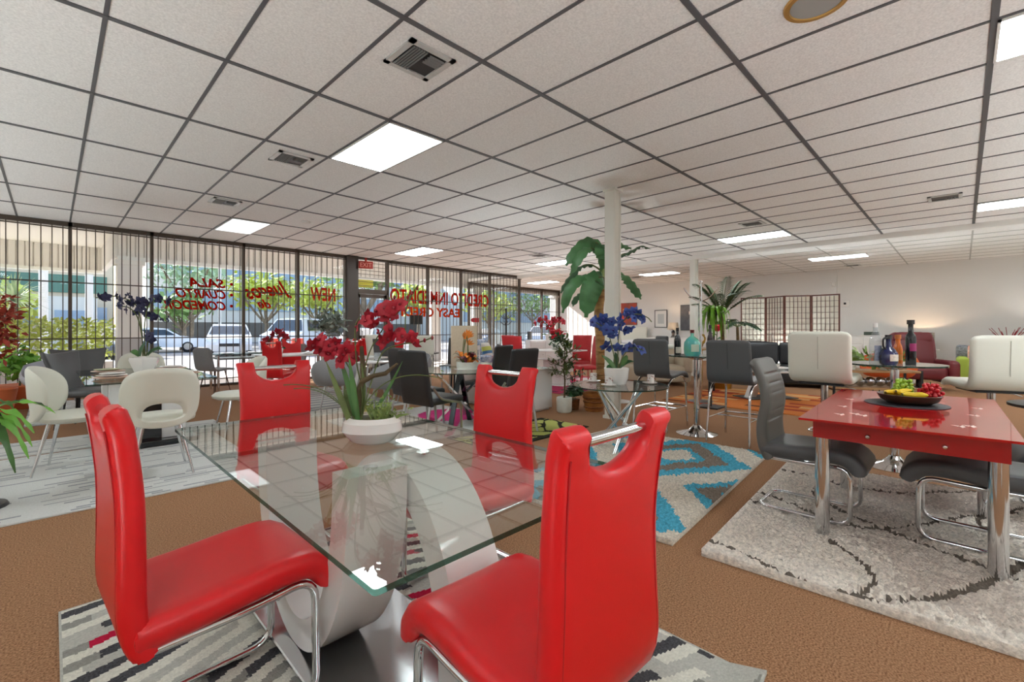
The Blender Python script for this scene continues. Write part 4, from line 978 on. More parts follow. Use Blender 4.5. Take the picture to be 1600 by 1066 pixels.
# ------------------------------------------------------------------ grey tub chairs and tables in the middle
def small_round(name, label, loc, r, h, topm, legm, legs=4):
    t = thing(name, label, 'table', loc); obj('tabletop', MB().lathe([(0, h-.025), (r-.01, h-.025), (r, h-.015), (r, h-.004), (r-.006, h), (0, h)], 40), topm, t)
    for k in range(legs):
        a = 2*pi*(k+.5)/legs; obj('leg', MB().tube([(r*.35*cos(a), r*.35*sin(a), h-.0255), (r*.72*cos(a), r*.72*sin(a), 0)], [.016, .011], 8), legm, t)
    return t
sc = shell_chair('pale grey tub chair with slim legs beside the red chair, seen over the red orchid', 'grey tub chairs in the middle', m_greyfab2, m_steel, .45, .36, .24, .03); sc.location = (2.80, 6.3, 0); sc.rotation_euler = (0, 0, radians(-25))
dup(sc, (3.17, 5.49, 0), 20, 'grey tub chair partly hidden by the red orchid blossoms, left of the black chairs')
small_round('round_table', 'round white table between the grey tub chairs', (3.42, 6.42, 0), .36, .72, m_gloss, m_steel)
t = thing('tub_chair', 'grey quilted tub chair behind the black dining chairs', 'chair', (4.14, 6.35, 0), 120, 'grey tub chairs in the middle'); sh = obj('shell', tub_mesh(.45, .265, .255, .36, .28, .03), m_greyfab, t, 60); splay_legs(t, m_steel, .43)
b = MB()
for k in range(7):
    for s in (-1, 1):
        pts = []
        for q in range(7):
            a = radians(-90+(k-3)*20+s*(q-3)*9); z = .52+q*.045; pts.append((.33*cos(a), .32*sin(a), z))
        b.tube(pts, .004, 4)
obj('quilting', b, mat('seam_grey', '6a6b70', .7), sh)
def teapot_set(x, y, z):
    t = thing('glass_jar', 'small glass jar on the round white table in the middle', 'jar', (x, y, z)); obj('body', MB().lathe([(0, .002), (.05, .002), (.055, .03), (.05, .12), (.045, .12), (.05, .03), (0, .008)], 18), m_clear, t)
    obj('candle', MB().lathe([(0, .009), (.035, .009), (.035, .07), (0, .07)], 14), m_ceram, t)
teapot_set(3.5, 6.35, .7205)
# black dining set
t = thing('round_table', 'round glass dining table on crossed black and chrome bars among the black chairs', 'table', (3.56, 4.42, 0), 30)
obj('tabletop', slab(MB(), circle(.55), .688, .70), [m_glasstop, m_glassedge], t, 30)
m_dkchrome = mat('black_chrome', '4a4d50', .12, metal=1.)
for k, mm in enumerate((m_dkchrome, m_chrome, m_dkchrome, m_chrome)):
    a = radians(90*k); c, s = cos(a), sin(a); p, q = Vector((.34*c, .34*s, 0)), Vector((-.30*c+.12*s, -.30*s-.12*c, .6875))
    b = MB(); d = (q-p); side = Vector((-s, c, 0))*.028; up = d.cross(side).normalized()*.018
    V = [w0+e*side+f_*up for w0 in (p, q) for e, f_ in ((-1, -1), (1, -1), (1, 1), (-1, 1))]
    for v in V: v.z = min(max(v.z, 0), .6878)
    b.add(V, [(3, 2, 1, 0), (4, 5, 6, 7), (0, 1, 5, 4), (1, 2, 6, 5), (2, 3, 7, 6), (3, 0, 4, 7)]); obj('leg', b, mm, t, 20)
bc = black_chair('black leather chair with chrome legs nearest us, left of the round glass table', 'black leather chairs round the crossed-bar table'); bc.location = (2.92, 4.10, 0); bc.rotation_euler = (0, 0, radians(-84))
dup(bc, (3.16, 4.74, 0), -96, 'black leather chair just behind the nearest black chair')
dup(bc, (4.28, 4.74, 0), 14, 'black leather chair half hidden beyond the round glass table, left of the one turned away')
dup(bc, (3.79, 3.83, 0), 0, 'black leather chair turned away, behind the right red chair')
t = plant('flower_arrangement', 'orange birds of paradise in a low white bowl on the round glass table', 'plant', (3.66, 4.40, .7005)); rr = random.Random(21)
obj('bowl', MB().lathe([(0, 0), (.13, 0), (.14, .03), (.14, .09), (.125, .09), (0, .07)], 28), m_matpot, t); obj('saucer', MB().lathe([(0, .0005), (.17, .0005), (.17, .001), (0, .001)], 24), m_ceram, t)
m_org = mat('petal_orange', 'd87a1e', .55, var=.35, vscale=20); m_mar = mat('petal_maroon', '6a2436', .6)
for k in range(5):
    x, y, h = rr.uniform(-.10, .10), rr.uniform(-.06, .06), rr.uniform(.30, .42); sx = rr.uniform(-.05, .09); st = obj('stem', MB().tube(bez((x, y, .06), (x, y, h*.6), (x+sx, y, h), 6), .005, 6), m_stem, t)
    mb = MB()
    for q in range(4): a = .3+q*.45; leaf(mb, [(x+sx, y, h), (x+sx+.05*cos(a), y-.01, h+.05*sin(a)), (x+sx+.09*cos(a), y, h+.09*sin(a)*.9)], lambda z: .014*sin(pi*(z*.9+.06)), (0, -1, 0), .2)
    obj('flower', mb, m_org, t, 60)
for k in range(16):
    a = rr.uniform(0, 2*pi); L = rr.uniform(.13, .24); z = rr.uniform(.02, .16); mb = MB(); c, s = cos(a), sin(a)
    leaf(mb, bez((c*.06, s*.05, .07), (c*L*.7, s*L*.6, .12+z), (c*L, s*L*.8, .07+z*.8), 6), lambda q: .035*sin(pi*(q*.9+.06)), (0, 0, 1), .2); obj('leaf' if k % 2 else 'bract', mb, (m_org, m_leafd, m_mar, m_leafd)[k % 4], t, 60)
mb = MB()
for k in range(7): mb.sphere((rr.uniform(-.09, .10), rr.uniform(-.07, .03), rr.uniform(.11, .20)), .035, 8)
obj('blossom', mb, m_org, t)
# white sideboard
t = thing('sideboard', 'low white sideboard with knobbed drawers behind the right red chair', 'sideboard', (4.74, 4.36, 0))
b = MB(); b.rbox((.27, .85, .315), (.53, 1.68, .57), .006, 1); b.box((.27, .85, .01), (.48, 1.6, .04)); obj('body', b, m_gloss, t, 20); obj('top', MB().rbox((.27, .85, .612), (.56, 1.72, .022), .004, 1), m_gloss, t, 20)
for k in range(3):
    for z in (.17, .45):
        d = obj('drawer', MB().rbox((-.003, .30+k*.55, z), (.018, .53, .26), .004, 1), m_gloss, t, 20); obj('knob', MB().sphere((-.022, .30+k*.55, z+.06), .014, 8), m_black, d)
# beige upright panel seen above the flower arrangement: a tall beige bar stool back
t = thing('dining_chair', 'beige high-backed chair standing behind the orange flowers', 'chair', (4.44, 5.39, 0), -45); m_bei = mat('beige_fabric', 'c4b39a', .8, var=.06, vscale=50)
obj('seat', MB().rbox((0, .03, .58), (.46, .44, .09), .025, 3), m_bei, t); obj('backrest', MB().rbox((0, -.2, .90), (.39, .06, .70), .012, 2), m_bei, t)
for a, c in ((-1, 1), (1, 1), (-1, -1), (1, -1)): obj('leg', MB().tube([(a*.19, c*.18, .54), (a*.20, c*.19, 0)], .016, 7), m_black, t)
hc = high_chair('white leather high-backed chair behind the quilted tub chair', 'chairs by the window letters', m_whitel, m_steel, .46, 1.08); hc.location = (4.95, 7.35, 0); hc.rotation_euler = (0, 0, radians(-30))
h2 = high_chair('dark grey high-backed chair left of the white high-backed chair', 'chairs by the window letters', m_charl, m_steel, .44, 1.02); h2.location = (4.55, 7.75, 0); h2.rotation_euler = (0, 0, radians(-60))
dup(h2, (5.75, 7.35, 0), 120, 'dark grey high-backed chair right of the white high-backed chair')
dup(hc, (4.95, 8.75, 0), 200, 'white leather high-backed chair by the entrance door')
t = thing('round_table', 'round black table between the white and dark high-backed chairs', 'table', (5.2, 7.95, 0)); obj('tabletop', MB().lathe([(0, .70), (.5, .70), (.5, .72), (0, .72)], 32), m_black, t); obj('column', MB().tube([(0, 0, .02), (0, 0, .70)], .04, 14), m_steel, t); obj('base', MB().lathe([(.3, 0), (.3, .015), (.05, .04), (0, .04)], 28), m_steel, t)
# white dining set with red chairs near the windows
m_whtab = mat('white_table', 'e6e5e2', .3)
t = thing('dining_table', 'white rectangular table with red chairs near the painted word Juegos', 'table', (3.35, 9.25, 0)); obj('tabletop', MB().rbox((0, 0, .705), (1.3, .85, .03), .006, 1), m_whtab, t, 20)
for a in (-1, 1):
    for c in (-1, 1): obj('leg', MB().rbox((a*.59, c*.37, .345), (.05, .05, .69), .006, 1), m_whtab, t, 20)
dup(rc, (2.82, 8.42, 0), -60, 'red leather chair seen from the side at the near end of the white table'); dup(rc, (3.62, 10.0, 0), 180, 'red leather chair at the window side of the white table'); dup(rc, (3.9, 8.35, 0), 20, 'red leather chair turned away at the near side of the white table', ); dup(rc, (4.35, 9.5, 0), 90, 'red leather chair at the right end of the white table')
dup(rc, (5.0, 9.9, 0), 20, 'red leather chair in front of the dark pillar, left one'); dup(rc, (5.62, 9.6, 0), 10, 'red leather chair in front of the dark pillar, right one')
for p in [o for o in bpy.data.objects if o.get('category') == 'chair' and 'red leather chair' in o.get('label', '') and o.location.y > 8]: p['group'] = 'red leather chairs by the windows'
small_round('round_table', 'small white table in front of the dark pillar', (5.3, 10.45, 0), .4, .72, m_whtab, m_steel)
orchid('potted_orchid', 'small red orchid in a white pot on the white table by the windows', (3.05, 9.28, .7205), [(424, 528), (429, 522), (434, 517), (440, 519), (445, 522), (418, 532), (421, 537), (449, 526), (436, 524)], [[(437, 548), (438, 530), (430, 520), (420, 534)], [(438, 548), (442, 530), (450, 528)]], .0118, 437, 554, m_fred, 'fred2', 2.2, MB().lathe([(0, 0), (.06, 0), (.085, .12), (.075, .12), (0, .1)], 18), [[(436, 548), (430, 544), (426, 546)], [(438, 548), (444, 542), (448, 545)]], random.Random(31))
plate(3.5, 9.0, .7205, .14, m_ceram, 'white dinner plate at the near side of the white table', 'plates on the white table'); plate(3.75, 9.45, .7205, .14, m_ceram, 'white dinner plate at the far side of the white table', 'plates on the white table')
t = thing('dining_table', 'small glass table with chrome legs by the window lettering COMEDOR', 'table', (2.72, 10.4, 0)); obj('tabletop', slab(MB(), rrect(1.1, .7, .03), .70, .715), [m_glasstop, m_glassedge], t, 30); obj('shelf', MB().box((0, 0, .62), (.9, .5, .03)), mat('smoked_shelf', '6d6a66', .3), t, 20)
for a in (-1, 1):
    for c in (-1, 1): obj('leg', MB().tube([(a*.48, c*.29, 0), (a*.48, c*.29, .6995)], .022, 10), m_chrome, t)
plate(2.45, 10.35, .7155, .14, m_ceram, 'white plate on the glass table by the window lettering', 'plates on the window glass table'); plate(2.95, 10.4, .7155, .14, m_ceram, 'white plate at the right of the glass table by the window lettering', 'plates on the window glass table')
sl = slim_chair('slim grey chair with wooden legs by the glass table at the windows', 'slim grey chairs by the windows', m_greyfab); sl.location = (2.15, 9.95, 0); sl.rotation_euler = (0, 0, radians(-60))
dup(sl, (3.78, 10.72, 0), 110, 'slim grey chair at the window side of the white table')
t = thing('dining_table', 'white marble-topped table behind the red orchid blossoms', 'table', (3.75, 7.5, 0)); obj('tabletop', MB().rbox((0, 0, .70), (.9, .7, .03), .008, 1), mat('white_marble', 'dedcda', .2, var=.1, vscale=4), t, 20); obj('pedestal', MB().lathe([(.3, 0), (.28, .03), (.10, .10), (.08, .6), (.2, .6845), (0, .6845)], 24), m_whtab, t)
t = plant('potted_plant', 'bushy grey-green plant on a tall stand left of the dark pillar', 'plant', (4.55, 10.5, 0)); rr = random.Random(14); obj('pot', MB().lathe([(0, 0), (.14, 0), (.17, .72), (.15, .74), (0, .7)], 20), m_matpot, t); obj('stem', MB().tube([(0, 0, .7), (0, 0, 1.3)], .012, 6), m_bark, t); mb = MB(); round_leaf_mass(mb, (0, 0, 1.35), .42, 260, .16, rr, 0, .8); obj('foliage', mb, mat('grey_green_leaf', '7e8c80', .6, var=.4, vscale=9), t, 60)
# coat tree, blue patterned chair with cushion
def coat_tree(label, loc, h, m, base='disc', arms=4, L=.18, rise=.12, rings=(0,)):
    t = thing('coat_rack', label, 'coat rack', loc, 20); obj('pole', MB().tube([(0, 0, .02), (0, 0, h)], .022, 12), m, t); obj('finial', MB().sphere((0, 0, h+.02), .03, 10), m, t)
    obj('base', MB().lathe([(.2, 0), (.2, .012), (.03, .03), (0, .03)], 28), m_black, t)
    for q, dz in enumerate(rings):
        for k in range(arms):
            a = 2*pi*k/arms+q*.7; c, s = cos(a), sin(a); obj('hook', MB().tube(bez((c*.02, s*.02, h-.28-dz), (c*L*.6, s*L*.6, h-.26-dz), (c*L, s*L, h-.28-dz+rise), 6), .010, 7), m, t)
coat_tree('black coat tree standing before the right-hand windows', (9.6, 9.75, 0), 1.78, m_black, rings=(0, .18))
t = thing('accent_chair', 'blue and white patterned armchair with a striped cushion near the windows', 'armchair', (7.4, 8.15, 0), -160); m_blu = mat('blue_pattern', '3d5f94', .8, var=.7, vscale=14, c2='d6dde2')
obj('seat', MB().rbox((0, 0, .33), (.7, .66, .26), .05, 3), m_blu, t); obj('backrest', MB().rbox((0, -.30, .66), (.7, .16, .58), .06, 3), m_blu, t)
for a in (-1, 1): obj('arm', MB().rbox((a*.34, .0, .42), (.12, .62, .34), .05, 3), m_blu, t)
for a, c in ((-1, 1), (1, 1), (-1, -1), (1, -1)): obj('leg', MB().tube([(a*.28, c*.26, .21), (a*.29, c*.28, 0)], .02, 7), m_wood, t)
def cushion(loc, s, mats, label, rz=0, tilt=.25, fn=None, d=.14):
    n = 12; V = []; F = []; MI = []
    for lay in (1, -1):
        for j in range(n+1):
            for i in range(n+1):
                u, v = i/n*2-1, j/n*2-1; e = (1-abs(u)**3)*(1-abs(v)**3); k = 1-.05*(u*u+v*v-2*max(abs(u), abs(v))**4*.6)
                V.append((u*s/2*k, lay*d/2*max(0, e)**.6, s/2+v*s/2*k))
        o = 0 if lay == 1 else (n+1)**2
        for j in range(n):
            for i in range(n): q = o+j*(n+1)+i; F.append((q, q+1, q+n+2, q+n+1)); MI.append(fn(i/n, j/n) if fn else 0)
    mb = MB(); mb.add(V, F); mb.m = MI; M = Matrix.Rotation(radians(rz), 4, 'Z') @ Matrix.Rotation(tilt, 4, 'X'); mb.v = [tuple(M @ Vector(v)) for v in mb.v]
    return tag(obj('cushion', mb, mats, loc=loc), label, 'cushion')
cushion((7.34, 8.02, .475), .42, [mat('cushion_white', 'd9d8d0', .9), mat('cushion_lime', 'c3cf6a', .9), mat('cushion_blue', '4a7fae', .9), mat('cushion_coral', 'd0594e', .9)], 'white cushion with lime, blue and coral stripes on the blue armchair', -160, .3, lambda u, v: [3, 0, 2, 1, 1, 0, 0][min(6, int(v*7))])
t = thing('side_chair', 'white wooden chair frame in front of the blue patterned armchair', 'chair', (6.5, 7.2, 0), -150)
obj('seat', MB().rbox((0, 0, .44), (.42, .42, .04), .01, 2), m_whtab, t)
for a, c, h in ((-1, 1, .44), (1, 1, .44), (-1, -1, .86), (1, -1, .86)): obj('leg', MB().tube([(a*.19, c*.19, 0), (a*.19, c*.19-(.04 if h > .5 else 0), h-.01)], .016, 7), m_whtab, t)
obj('rail', MB().box((0, -.215, .80), (.40, .02, .09)), m_whtab, t, 20)
# ------------------------------------------------------------------ far red set, cabinets and flowers behind the plants
red2 = mat('red_leather_matt', 'c02a30', .45)
hr = high_chair('tall red chair at the left of the far white table, nearer of two', 'tall red chairs at the far white table', red2, red2, .46, 1.06); hr.location = (6.9, 6.65, 0); hr.rotation_euler = (0, 0, radians(-75))
dup(hr, (7.6, 7.35, 0), -100, 'tall red chair at the left of the far white table, farther of two')
dup(hr, (8.3, 6.15, 0), 100, 'tall red chair facing us beyond the small olive tree'); dup(hr, (7.55, 5.35, 0), 60, 'tall red chair turned sideways beside the banana plant trunk')
t = thing('dining_table', 'white table with a lower shelf among the tall red chairs', 'table', (7.7, 6.25, 0), 5); obj('tabletop', MB().rbox((0, 0, .735), (.9, 1.0, .03), .008, 1), m_whtab, t, 20); obj('shelf', MB().rbox((0, 0, .55), (.7, .8, .02), .004, 1), m_whtab, t, 20); obj('pedestal', MB().rbox((0, 0, .28), (.4, .45, .519), .02, 2), m_whtab, t, 20); obj('base', MB().rbox((0, 0, .01), (.6, .7, .02), .004, 1), m_whtab, t, 20)
t = plant('potted_plant', 'red poinsettia in a pale pot on the far white table', 'plant', (7.65, 6.2, .7505)); rr = random.Random(33); obj('pot', MB().lathe([(0, 0), (.09, 0), (.14, .12), (.12, .18), (.10, .18), (0, .15)], 22), m_matpot, t)
mb = MB(); round_leaf_mass(mb, (0, 0, .26), .15, 70, .13, rr, 0, .6); obj('foliage', mb, m_leafd, t, 60); mb = MB(); round_leaf_mass(mb, (0, 0, .36), .15, 80, .13, rr, 0, .5); obj('bracts', mb, mat('poinsettia_red', 'c4182a', .55, var=.3, vscale=14), t, 60)
t = thing('display_cabinet', 'tall mirrored white cabinet behind the far red chairs', 'cabinet', (9.9, 8.3, 0), -30); obj('body', MB().rbox((0, 0, .45), (1.3, .45, .90), .008, 1), m_gloss, t, 20)
for k in range(3): d = obj('door', MB().rbox((-.42+k*.42, -.232, .46), (.40, .016, .80), .004, 1), m_gloss, t, 20); obj('knob', MB().sphere((-.28+k*.42, -.25, .5), .015, 8), m_chrome, d)
orchid('potted_orchid', 'wide red silk orchid spray standing on the far white cabinet', (9.75, 8.2, .9005), [(852, 500), (858, 503), (863, 498), (869, 505), (874, 509), (880, 502), (886, 500), (845, 506), (866, 512), (892, 503), (876, 500), (855, 510)], [[(868, 528), (866, 510), (850, 500)], [(869, 528), (874, 508), (892, 502)]], .0165, 868, 534, m_fred, 'fred3', 2.6, MB().lathe([(0, 0), (.09, 0), (.11, .16), (.10, .16), (0, .12)], 18), [[(867, 528), (860, 522), (856, 526)], [(869, 528), (876, 520), (882, 524)]], random.Random(3))
t = thing('office_chair', 'black desk chair in front of the recessed far windows', 'chair', (11.0, 10.4, 0), 30); obj('seat', MB().rbox((0, 0, .48), (.5, .48, .08), .03, 3), m_blackl, t); obj('backrest', MB().rbox((0, -.25, .85), (.48, .07, .55), .03, 3), m_blackl, t); obj('column', MB().tube([(0, 0, .08), (0, 0, .44)], .03, 10), m_black, t)
b = MB()
for k in range(5): a = 2*pi*k/5; b.tube([(0, 0, .09), (.28*cos(a), .28*sin(a), .03)], .02, 7)
obj('base', b, m_black, t)
# small olive tree in a white pot
t = plant('potted_tree', 'small olive tree in a round white pot beside the white sideboard', 'plant', (5.22, 4.10, 0)); rr = random.Random(6)
obj('pot', MB().lathe([(0, 0), (.095, 0), (.11, .02), (.112, .21), (.10, .22), (.095, .19), (0, .185)], 28), m_matpot, t); obj('soil', MB().lathe([(0, .20), (.06, .198), (.096, .187)], 18), m_soil, t)
obj('trunk', MB().tube([(0, 0, .18), (.01, 0, .45), (-.005, 0, .62), (.01, 0, .95)], [.013, .011, .010, .006], 8), m_bark, t)
for k in range(13):
    z = .50+.045*k; a = k*2.4; L = .24-.010*k; c, s = cos(a), sin(a); br = bez((0, 0, z-.03), (c*L*.6, s*L*.6, z), (c*L, s*L, z+.06), 5); bb = obj('branch', MB().tube(br, [.005]*5+[.002], 5), m_bark, t); mb = MB()
    for q in range(44):
        p = Vector(br[1+q % 5])+Vector((rr.gauss(0, .025), rr.gauss(0, .025), rr.gauss(0, .02))); e = Vector((rr.gauss(c*.6, .6), rr.gauss(s*.6, .6), rr.gauss(.2, .5))).normalized(); l = rr.uniform(.055, .10)
        leaf(mb, [p, p+e*l*.5, p+e*l], lambda w: l*.2*sin(pi*(w*.9+.06)), (0, 0, 1), .2)
    obj('foliage', mb, m_leafo if k % 3 else m_leafd, bb, 60)
# banana plant
t = plant('banana_plant', 'tall artificial banana plant with broad drooping leaves beside the white column', 'plant', (5.62, 3.86, 0)); S2 = .0092
def B(px, py, d=0.): return ((px-927)*S2, d, (660-py)*S2)
bk2 = obj('basket', MB().lathe([(0, 0), (.13, 0), (.165, .24), (.17, .26), (.155, .26), (.15, .2), (0, .2)], 32), mat('wicker', 'b9762f', .75, var=.45, vscale=14, stretch=(1, 1, 6), c2='7a4318', bump=.8, bscale=70), t)
b = MB()
for z in (.06, .14, .20): b.lathe([(.137+z*.14, z-.012), (.146+z*.14, z), (.137+z*.14, z+.012)], 32)
obj('woven_band', b, mat('wicker_dark', '7d4a20', .8, var=.4, vscale=40), bk2)
obj('trunk', MB().tube(cat_rom([B(940, 632), B(939, 590, .02), B(937, 545), B(935, 505, .01), B(937, 480), B(940, 466)], 5), [.075]*8+[.072]*8+[.066]*7+[.058]*3, 14), mat('banana_trunk', 'b08a52', .75, var=.45, vscale=7, c2='7c5230', stretch=(1, 1, 3), bump=.5, bscale=30), t)
b = MB()
for k in range(7): p = B(938, 620-k*18); b.lathe([(.072, -.008), (.080, 0), (.072, .012)], 16, p)
obj('trunk_scar', b, mat('trunk_scar', '8a6436', .8), t)
def bleaf(p, w, mt, d=(0, 0, 0), up=(0, -.5, 1), st=3):
    P = [B(x, y, d[0]+(d[2]-d[0])*i/(len(p)-1)+d[1]*sin(pi*i/(len(p)-1))) for i, (x, y) in enumerate(p)]; C = cat_rom(P, 6); k0 = int(len(C)*.22)
    lf = MB(); C2 = C[k0:]; leaf(lf, C2, lambda q: w*(.25+.75*sin(pi*min(1, q*.78+.14))**.8)*(1 if q < .93 else .35), up, -.35, wav=.24)
    o = obj('leaf', lf, mt, t, 70); obj('leaf_stalk', MB().tube(C[:k0+6], [.016-.009*i/(k0+6) for i in range(k0+6)], 7), m_stem, o)
m_bl1 = mat('banana_leaf', '4f8150', .38, var=.3, vscale=5); m_bl2 = mat('banana_leaf_dark', '3c6440', .38, var=.3, vscale=5)
bleaf([(947, 420), (940, 405), (915, 395), (893, 412), (878, 432)], .10, m_bl1, (0, -.15, -.3), (0, -1, .5)); bleaf([(948, 415), (952, 400), (930, 388), (905, 398), (888, 420)], .095, m_bl2, (.1, .2, .3), (0, -.4, 1))
bleaf([(944, 440), (925, 425), (905, 428), (888, 450), (876, 470)], .075, m_bl2, (0, .1, .2), (0, -.5, 1)); bleaf([(944, 455), (925, 450), (900, 452), (882, 470), (873, 505)], .085, m_bl1, (0, -.2, -.3), (0, -.8, .6))
bleaf([(944, 460), (936, 450), (922, 455), (912, 480), (908, 512)], .15, m_bl1, (-.05, -.2, -.35), (0, -1, .25)); bleaf([(945, 425), (940, 408), (932, 410), (935, 425), (930, 440)], .115, m_bl1, (-.05, -.25, -.35), (0, -1, .3))
bleaf([(952, 415), (972, 408), (995, 398), (1015, 388), (1028, 396)], .065, m_bl2, (.1, .2, .3), (0, -.3, 1)); bleaf([(952, 405), (962, 388), (978, 378), (990, 382), (1002, 392)], .09, m_bl1, (.15, .3, .5), (0, -.6, 1)); bleaf([(950, 440), (970, 435), (988, 442), (1002, 460), (1010, 480)], .085, m_bl1, (.1, .2, .25), (0, -.8, .7))
obj('shoot', MB().tube([B(940, 468), B(946, 430), B(951, 402)], [.05, .04, .012], 10).tube([B(944, 468, .04), B(953, 430, .05), B(956, 405, .05)], [.035, .02, .006], 8).tube([B(937, 468, -.03), B(940, 445, -.04), B(941, 425, -.04)], [.03, .02, .008], 8), mat('banana_stalk', '8a9a5a', .5, var=.3, vscale=8), t)
bleaf([(944, 430), (928, 412), (908, 408), (892, 428), (884, 447)], .075, m_bl1, (-.1, -.2, -.3), (0, -.7, .8)); bleaf([(944, 470), (930, 466), (914, 468), (902, 478), (896, 492)], .06, m_bl2, (.1, .1, .2), (0, -.5, 1))
t = plant('trailing_plant', 'trailing ivy spilling beside the wicker basket', 'plant', (5.50, 4.12, 0)); rr = random.Random(17); obj('pot', MB().lathe([(0, 0), (.06, 0), (.075, .16), (.065, .16), (0, .14)], 18), MATS['wicker_dark'], t); mb = MB(); round_leaf_mass(mb, (0, 0, .27), .13, 150, .08, rr, 0, .8)
for k in range(5):
    a = 2.0+k*.55; br = bez((0, 0, .3), (.14*cos(a), .14*sin(a), .40), (.18*cos(a), .18*sin(a), .03), 9)
    for p in br[2:]:
        for _ in range(5): q = Vector(p)+Vector((rr.gauss(0, .025), rr.gauss(0, .025), rr.gauss(0, .01))); q.z = max(.02, q.z); e = Vector((rr.gauss(0, 1), rr.gauss(0, 1), rr.gauss(0, .4))).normalized()*.06; leaf(mb, [q, q+e*.5, q+e], lambda w: .02*sin(pi*(w*.9+.06)), (0, 0, 1), .2)
obj('foliage', mb, m_leafd, t, 60)
# ------------------------------------------------------------------ seating area beyond: sofa, coffee table, screen, palms
sof = thing('sofa', 'long black tufted leather sofa in front of the folding screen', 'sofa', (11.02, 2.80, 0), 107); SL = 2.5
obj('base', MB().rbox((0, 0, .20), (SL, .86, .24), .04, 3), m_blackl, sof)
for k in range(2):
    obj('seat_cushion', MB().rbox((-SL/4+k*SL/2, .03, .375), (SL/2-.02, .78, .11), .045, 3), m_blackl, sof)
    bq = obj('back_cushion', MB().rbox((-SL/4+k*SL/2, -.36, .66), (SL/2-.02, .18, .48), .06, 3, puff=.03, tilt=(.15, 'X')), m_blackl, sof); bt = MB()
    for i in range(3): bt.sphere((-SL/4+k*SL/2-.32+i*.32, -.29, .66), .02, 8)
    obj('button', bt, m_blackl, bq)
for a, c in ((-1, 1), (1, 1), (-1, -1), (1, -1)): obj('leg', MB().tube([(a*1.0, c*.33, .085), (a*1.02, c*.34, 0)], .022, 8), m_chrome, sof)
t = thing('coffee_table', 'coffee table on a black plate with slanted chrome legs and a white top', 'table', (8.75, 2.45, 0), -35); obj('tabletop', MB().lathe([(0, .47), (.46, .47), (.47, .48), (.47, .50), (0, .50)], 40), m_gloss, t); obj('base', MB().rbox((0, 0, .018), (.9, .5, .012), .003, 1), m_black, t, 20)
for s in (-1, 1):
    b = MB(); b.prism([(s*.36, .0245), (s*.22, .0245), (s*.03, .4695), (s*.17, .4695)] if s > 0 else [(s*.22, .0245), (s*.36, .0245), (s*.17, .4695), (s*.03, .4695)], -.06, .06, Matrix.Rotation(pi/2, 4, 'X')); obj('leg', b, m_steel, t, 20)
t = thing('cup_tray', 'white tray of cups and rolled napkins on the coffee table', 'tray', (8.75, 2.4, .5005), -45); obj('tray', MB().lathe([(0, 0), (.26, 0), (.34, .035), (.33, .04), (.25, .012), (0, .012)], 30, sy=.7), m_ceram, t)
for k in range(3): b = obj('cup', MB().lathe([(0, .0125), (.04, .0125), (.06, .09), (.055, .09), (.035, .02), (0, .02)], 18, (-.14+k*.14, 0, 0)), m_ceram, t)
def shoji(label, loc, rz, hinge):
    t = thing('folding_screen', label, 'folding screen', loc, rz); x = 0; y = 0; m_fr = mat('screen_frame', '5a3024', .5); m_pp = mat('rice_paper', 'ddd6c6', .9); W_, H_ = .58, 2.02
    for k in range(4):
        a = radians(hinge[k]); c, s = cos(a), sin(a); R3 = Matrix.Translation((x, y, 0)) @ Matrix.Rotation(a, 4, 'Z'); b = MB()
        for q in (.015, W_-.015): b.box((q, 0, H_/2), (.03, .022, H_))
        for z in (.04, H_-.015, .10): b.box((W_/2, 0, z), (W_, .022, .03))
        o = obj('panel_frame', b, m_fr, t, 0); o.matrix_local = R3; b = MB()
        for i in range(1, 6): b.box((.03+(W_-.06)*i/6, -.006, H_/2), (.007, .012, H_-.08))
        for i in range(1, 14): b.box((W_/2, -.006, .1+(H_-.12)*i/14), (W_-.05, .012, .007))
        obj('lattice', b, m_fr, o, 0); obj('paper', MB().box((W_/2, .004, H_/2), (W_-.05, .003, H_-.08)), m_pp, o, 0); x += W_*c; y += W_*s
shoji('four-panel dark-framed rice-paper folding screen behind the black sofa', (12.75, 4.15, 0), -80, (5, -42, 20, -14))
def palm(label, loc, base_h, fronds, L, rr, pot, m, name='potted_palm', lw=.020, ln=.32, nl=22, drop=.12):
    t = plant(name, label, 'plant', loc); pot(t)
    obj('trunk', MB().tube([(0, 0, .2), (.02, 0, base_h*.6), (0, 0, base_h)], [.05, .04, .03], 9), mat('palm_trunk', '6a5232', .85, var=.5, vscale=18, bump=.6, bscale=40), t)
    for k, (az, el, ll) in enumerate(fronds):
        a = radians(az); e = radians(el); d = Vector((cos(a)*cos(e), sin(a)*cos(e), sin(e))); P0 = Vector((0, 0, base_h)); P2 = P0+d*ll+Vector((0, 0, -drop*ll)); P1 = P0+d*ll*.6+Vector((0, 0, .16*ll)); mid = bez(P0, P1, P2, nl); mb = MB()
        for i in range(4, nl):
            tdir = (mid[i+1]-mid[i]).normalized(); sd = tdir.cross(Vector((0, 0, 1))).normalized()
            for s in (-1, 1):
                l = ln*ll*sin(pi*(.16+.80*i/nl))*rr.uniform(.85, 1.1); q = mid[i]; e1 = (sd*s*.75+tdir*.55+Vector((0, 0, .05))).normalized(); leaf(mb, [q, q+e1*l*.5+Vector((0, 0, -.02*l)), q+e1*l+Vector((0, 0, -.28*l))], lambda w: lw*sin(pi*(w*.88+.08)), (0, 0, 1), .1)
        o = obj('frond', mb, m, t, 60); obj('frond_stalk', MB().tube(mid, [.010-.007*i/nl for i in range(nl+1)], 5), m_stem, o)
    return t
rr = random.Random(19)
def gold_pot(t): obj('pot', MB().lathe([(0, 0), (.18, 0), (.22, .34), (.2, .34), (0, .3)], 24), mat('gold_pot', 'b08a3c', .3, metal=.8), t)
